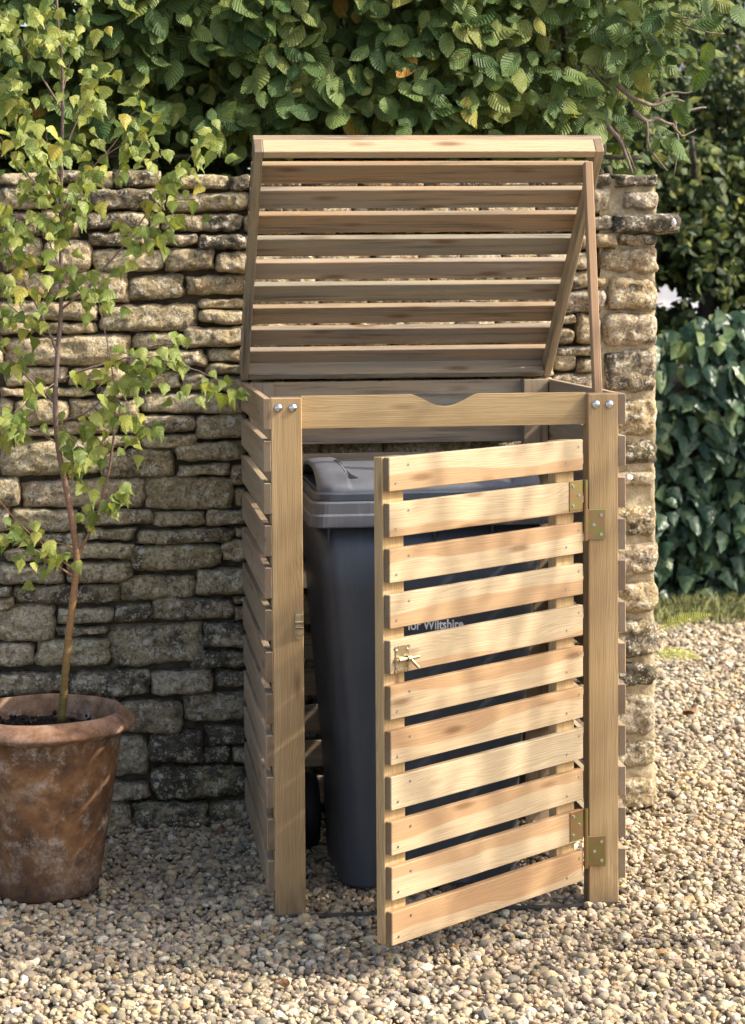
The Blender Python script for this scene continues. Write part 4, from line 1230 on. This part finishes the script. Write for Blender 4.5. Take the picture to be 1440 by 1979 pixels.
for i, (pl, dr, nl, r0_) in enumerate(br):
    m = len(pl)
    pts = [at(x, y, YB + dr * k / (m - 1)) for k, (x, y) in enumerate(pl)]
    sp_ = smooth_path(pts, 5, 0.0016, i)
    V, Fc = tube(sp_, [max(0.0009, 0.72 * r0_ * (1 - 0.85 * q / len(sp_))) for q in range(len(sp_))], 6)
    obj('branch', pymesh('branch', [q - birch.location for q in V], Fc), M['birch_bark'], birch, smooth=True)
    for k in range(int(nl * 1.25)):
        t = (rbr.random() ** 0.7) * 0.85 + 0.15
        q = sp_[min(len(sp_) - 1, int(t * (len(sp_) - 1)))]
        p = q + Vector((rbr.gauss(0, 0.026), rbr.gauss(-0.01, 0.032), rbr.gauss(-0.012, 0.026)))
        a = rbr.gauss(0, 0.55)
        down = Vector((math.sin(a), rbr.gauss(-0.1, 0.35), -math.cos(a)))
        face = Vector((rbr.gauss(0.1, 0.7), -1, rbr.gauss(0.4, 0.4)))
        bitems.append((p, orient(down, face, rbr.uniform(0.027, 0.051)), rbr.random()))
def bscore(it):
    px, py = proj(it[0])
    return 0 if (-30 < px < 1440 and -30 < py) else 1
leaf_set(birch, BI, M['birch'], bitems, 300, score=bscore)

# ------------------------------------------------------------------ background on the right: ivy, trees, grass, cottage
ivy = empty('ivy', (3.0, 4.9, 0))
tag(ivy, 'dark glossy ivy covering a bank beyond the gravel, behind the wall end', 'ivy')
its = []
ri = random.Random(31)
def ivy_top(x): return 1.30 + 0.13 * (x - 2.2) + 0.12 * noise.noise(Vector((x * 2.5, 2, 0)))
for i in range(6200):
    x = ri.uniform(1.3, 5.2); z = ri.uniform(0.02, 1.75)
    if z > ivy_top(x): continue
    d_ = ri.random() ** 1.4 * 0.25
    y = 4.62 + 0.10 * noise.noise(Vector((x * 2, 1, z * 2.2))) + d_ + 0.16 * max(0, z - 0.9)
    a = ri.gauss(0, 0.4)
    its.append((Vector((x, y, z)), orient(Vector((math.sin(a), ri.gauss(-0.25, 0.2), -math.cos(a))), Vector((ri.gauss(0.1, .35), -1, ri.gauss(0.35, .3))), ri.uniform(0.06, 0.115)), ri.random() * 0.98))
def iscore(it):
    px, py = proj(it[0])
    return it[0].y + (0 if (1255 < px < 1450) else 5)
leaf_set(ivy, IV, M['ivy'], its, 240, score=iscore)
V, Fc = [], []
for j in range(13):
    for i in range(40):
        x = 1.2 + 4.1 * i / 39; z = 1.12 * j / 12
        V.append(Vector((x, 4.85 + 0.18 * max(0, z - .9) + 0.06 * noise.noise(Vector((x * 2, 1, z * 2))) + (0.25 if j == 12 else 0), z - 0.02)) - ivy.location)
for j in range(12):
    for i in range(39): Fc.append((j * 40 + i, j * 40 + i + 1, (j + 1) * 40 + i + 1, (j + 1) * 40 + i))
obj('bank', pymesh('bank', V, Fc), M['core'], ivy, smooth=True)
GAP = at(1287, 566, 5.6)
gdir = (GAP - CAM).normalized()
def in_gap(p, r=0.09):
    d_ = p - GAP
    t = d_.dot(gdir)
    return (d_ - gdir * t).length < r * (1 + 0.25 * noise.noise(p * 9)) and t > -0.9
def far_tree(name, label, cx, cy, rx, ry, z0, z1, n, seed, mat, smin=0.05, smax=0.09):
    t = empty(name, (cx, cy, 0))
    tag(t, label, 'tree')
    rf = random.Random(seed)
    V, Fc = tube(smooth_path([Vector((0.05 * k * rf.uniform(-1, 1), 0, k * z1 / 5)) for k in range(5)], 3), [0.09 - 0.005 * q for q in range(13)], 8)
    obj('trunk', pymesh('trunk', V, Fc), M['bark_dark'], t, smooth=True)
    for k in range(9):
        a = rf.uniform(0, 2 * pi); zz = rf.uniform(z0, z1 * .8)
        V, Fc = tube(smooth_path([Vector((0, 0, zz - .2)), Vector((rx * .4 * math.cos(a), ry * .4 * math.sin(a), zz)), Vector((rx * .85 * math.cos(a), ry * .85 * math.sin(a), zz + .35))], 3), [0.03 - 0.003 * q for q in range(7)], 6)
        obj('limb', pymesh('limb', V, Fc), M['bark_dark'], t, smooth=True)
    li = []
    while len(li) < n:
        u_ = Vector((rf.gauss(0, 1), rf.gauss(0, 1), rf.gauss(0, 1))).normalized() * rf.random() ** 0.42
        p = Vector((cx + u_.x * rx, cy + u_.y * ry, (z0 + z1) / 2 + u_.z * (z1 - z0) / 2))
        if p.z < 0.5 or in_gap(p): continue
        if noise.noise(p * 2.6) < -0.18: continue
        a = rf.gauss(0, .9)
        li.append((p, orient(Vector((math.sin(a), rf.gauss(-.2, .5), -math.cos(a))), Vector((rf.gauss(.2, .6), -1, rf.gauss(.5, .5))), rf.uniform(smin, smax)), rf.random() * .98))
    leaf_set(t, DK, mat, li, 0, rest_name='crown')
far_tree('evergreen_tree', 'tall dark leafy tree rising behind the ivy bank', 3.4, 6.6, 1.75, 1.0, 0.3, 4.6, 34000, 51, M['darkleaf'], 0.032, 0.062)
far_tree('evergreen_tree', 'broad dark tree half hidden behind the hornbeam hedge end', 1.6, 7.1, 1.6, 0.9, 0.2, 4.2, 20000, 52, M['darkleaf'], 0.035, 0.065)
far_tree('laurel_bush', 'dense dark laurel bush directly above the ivy bank', 2.75, 5.75, 1.5, 0.45, 0.3, 2.7, 16000, 53, M['darkleaf'], 0.038, 0.075)
far_tree('dapple_tree', 'unseen leafy tree added right of the bin store to throw dappled shade', 3.72, -0.98, 0.85, 0.55, 2.95, 4.35, 520, 54, M['darkleaf'], 0.05, 0.085)  # unseen tree, added out of view so its sparse crown dapples the door
# grass verge below the ivy
bl = []
rg = random.Random(77)
V, Fc = [], []
for i in range(9000):
    x = rg.uniform(1.5, 4.2); y = rg.uniform(3.93, 4.66) + 0.03 * noise.noise(Vector((x * 4, 0, 0)))
    h = rg.uniform(0.015, 0.05) * (2.0 if rg.random() < .04 else 1); a = rg.uniform(0, 2 * pi); w_ = 0.0028
    lx_, ly_ = rg.gauss(0, .5) * h, rg.gauss(0, .5) * h
    b = len(V)
    V += [(x - w_ * math.cos(a), y - w_ * math.sin(a), -.01), (x + w_ * math.cos(a), y + w_ * math.sin(a), -.01), (x + lx_ * .5 + w_ * .6 * math.cos(a), y + ly_ * .5, h * .6), (x + lx_, y + ly_, h)]
    Fc += [(b, b + 1, b + 2), (b, b + 2, b + 3)]
k = N('verge_grass')
gg = k.n('ShaderNodeNewGeometry')
M['grass'] = k.fin(k.mix(k.noise(gg.outputs['Position'], 30.0, 3), (0.10, 0.125, 0.03), (0.27, 0.25, 0.09)), 0.7)
o = obj('grass', pymesh('grass', V, Fc), M['grass'])
tag(o, 'strip of short yellowing grass between gravel and ivy', 'grass', kind='stuff')
M['verge'] = simple('verge_earth', (0.06, 0.06, 0.025), (0.12, 0.11, 0.045), 18)
o = obj('verge', pymesh('verge', [(1.4, 3.92, -.010), (6, 3.92, -.010), (6, 9, -.010), (-4, 9, -.010), (-4, 5.2, -.010), (1.4, 5.2, -.010)], [(0, 1, 2, 3, 4, 5)]), M['verge'])
tag(o, kind='structure')
# pale cottage glimpsed through the gap
M['render'] = simple('white_render', (0.78, 0.76, 0.74), (0.86, 0.84, 0.82), 8)
M['slate'] = simple('slate_roof', (0.10, 0.10, 0.11), (0.16, 0.155, 0.15), 20)
cot = empty('cottage', (6.0, 19.0, 0))
tag(cot, 'white rendered cottage glimpsed through a gap in the dark foliage', 'building')
bm = bmesh.new(); add_box(bm, (0, 0, 1.3), (7, 5, 2.6))
obj('wall', bm_mesh('wall', bm), M['render'], cot)
obj('roof', pymesh('roof', [(-3.8, -2.8, 2.5), (3.8, -2.8, 2.5), (3.8, 2.8, 2.5), (-3.8, 2.8, 2.5), (-3.8, 0, 4.6), (3.8, 0, 4.6)], [(0, 1, 5, 4), (2, 3, 4, 5), (0, 4, 3), (1, 2, 5), (3, 2, 1, 0)]), M['slate'], cot)

# ------------------------------------------------------------------ small things
def fern(name, label, base, tip, sag, seed):
    rf = random.Random(seed)
    t = empty(name, base); tag(t, label, 'fern')
    pts = [base.lerp(tip, k / 5) + Vector((0, 0, sag * math.sin(pi * k / 5))) for k in range(6)]
    sp_ = smooth_path(pts, 5)
    V, Fc = tube(sp_, [0.0016 * (1 - .7 * q / len(sp_)) for q in range(len(sp_))], 5)
    obj('frond_stalk', pymesh('frond_stalk', [q - base for q in V], Fc), M['fern'], t)
    for q in range(3, len(sp_)):
        f_ = q / len(sp_)
        tl = 0.026 * math.sin(pi * min(1, .25 + .75 * f_)) + 0.004
        tg = (sp_[q] - sp_[q - 1]).normalized()
        for s in (-1, 1):
            dr_ = (tg * 0.35 + Vector((0, s * 0.55, -s * .1 + 0.6 * s))).normalized()
            w_ = tg * 0.0016
            a = sp_[q] - base
            me = pymesh('leaflet', [a - w_, a + w_, a + dr_ * tl * .6 + w_ * .9, a + dr_ * tl, a + dr_ * tl * .6 - w_ * .9], [(0, 1, 2, 3, 4)])
            obj('leaflet', me, M['fern'], t)
M['fern'] = simple('fern_green', (0.19, 0.22, 0.03), (0.30, 0.30, 0.05), 40, 0.6, 0.1)
fern('fern', 'small yellow-green fern frond arching up from the wall end', at(1262, 1222, 1.0), at(1372, 1188, 1.0), 0.012, 1)
fern('fern', 'small yellow-green fern frond held level, lower on the wall end', at(1262, 1266, 1.05), at(1352, 1270, 1.05), 0.010, 2)
# snail
k = N('snail_shell'); M['shell'] = k.fin((0.78, 0.74, 0.70), 0.35)
bm = bmesh.new()
for j in range(26):
    a = j * 0.5; rr = 0.0085 * (j / 26) ** 1.0 + 0.001
    rr_s = 0.0008 + 0.0062 * (j / 26) ** 1.2
    bmesh.ops.create_uvsphere(bm, u_segments=10, v_segments=7, radius=rr_s, matrix=Matrix.Translation((rr * .55 * math.cos(a), -0.006 + 0.004 * (j / 26), rr * .55 * math.sin(a))))
sn = obj('snail', bm_mesh('snail', bm), M['shell'], None, at(1215, 922, YW - 0.035), smooth=True)
tag(sn, 'small round white snail shell stuck to the mortared wall end', 'snail')
# fallen leaves on the gravel
k = N('dead_leaf'); gg = k.n('ShaderNodeNewGeometry')
M['dead'] = k.fin(k.mix(k.noise(gg.outputs['Position'], 60.0, 4), (0.20, 0.085, 0.03), (0.36, 0.17, 0.06)), 0.75)
def ground_at(x, y, z=0.008):
    d_ = ray(x, y); return CAM + d_ * ((z - CAM.z) / d_.z)
dl = [((428, 1592), 'curled brown dead leaf on the gravel against the wall foot', .045), ((405, 1605), 'small tan dead leaf lying beside the curled brown leaf', .03), ((1320, 1372), 'orange dead leaf on the far gravel right of the wall end', .07),
      ((1292, 1442), 'small orange leaf on gravel nearest the foot of the wall end', .035), ((560, 1900), 'lone ochre leaf on the front gravel', .028)]
for i, ((px, py), lab, s) in enumerate(dl):
    b = HB[i % 8]
    me = base_me('fallen_leaf', (b[0] * np.array([1, 1.8, 1]), b[1], b[2]), M['dead'])
    o = bpy.data.objects.new('fallen_leaf', me); link(o)
    o.matrix_world = Matrix.Translation(ground_at(px, py, 0.014)) @ Euler((-1.25, 0.3 * i, 1.1 * i)).to_matrix().to_4x4() @ Matrix.Scale(s, 4)
    tag(o, lab, 'leaf', 'dead leaves on the gravel')
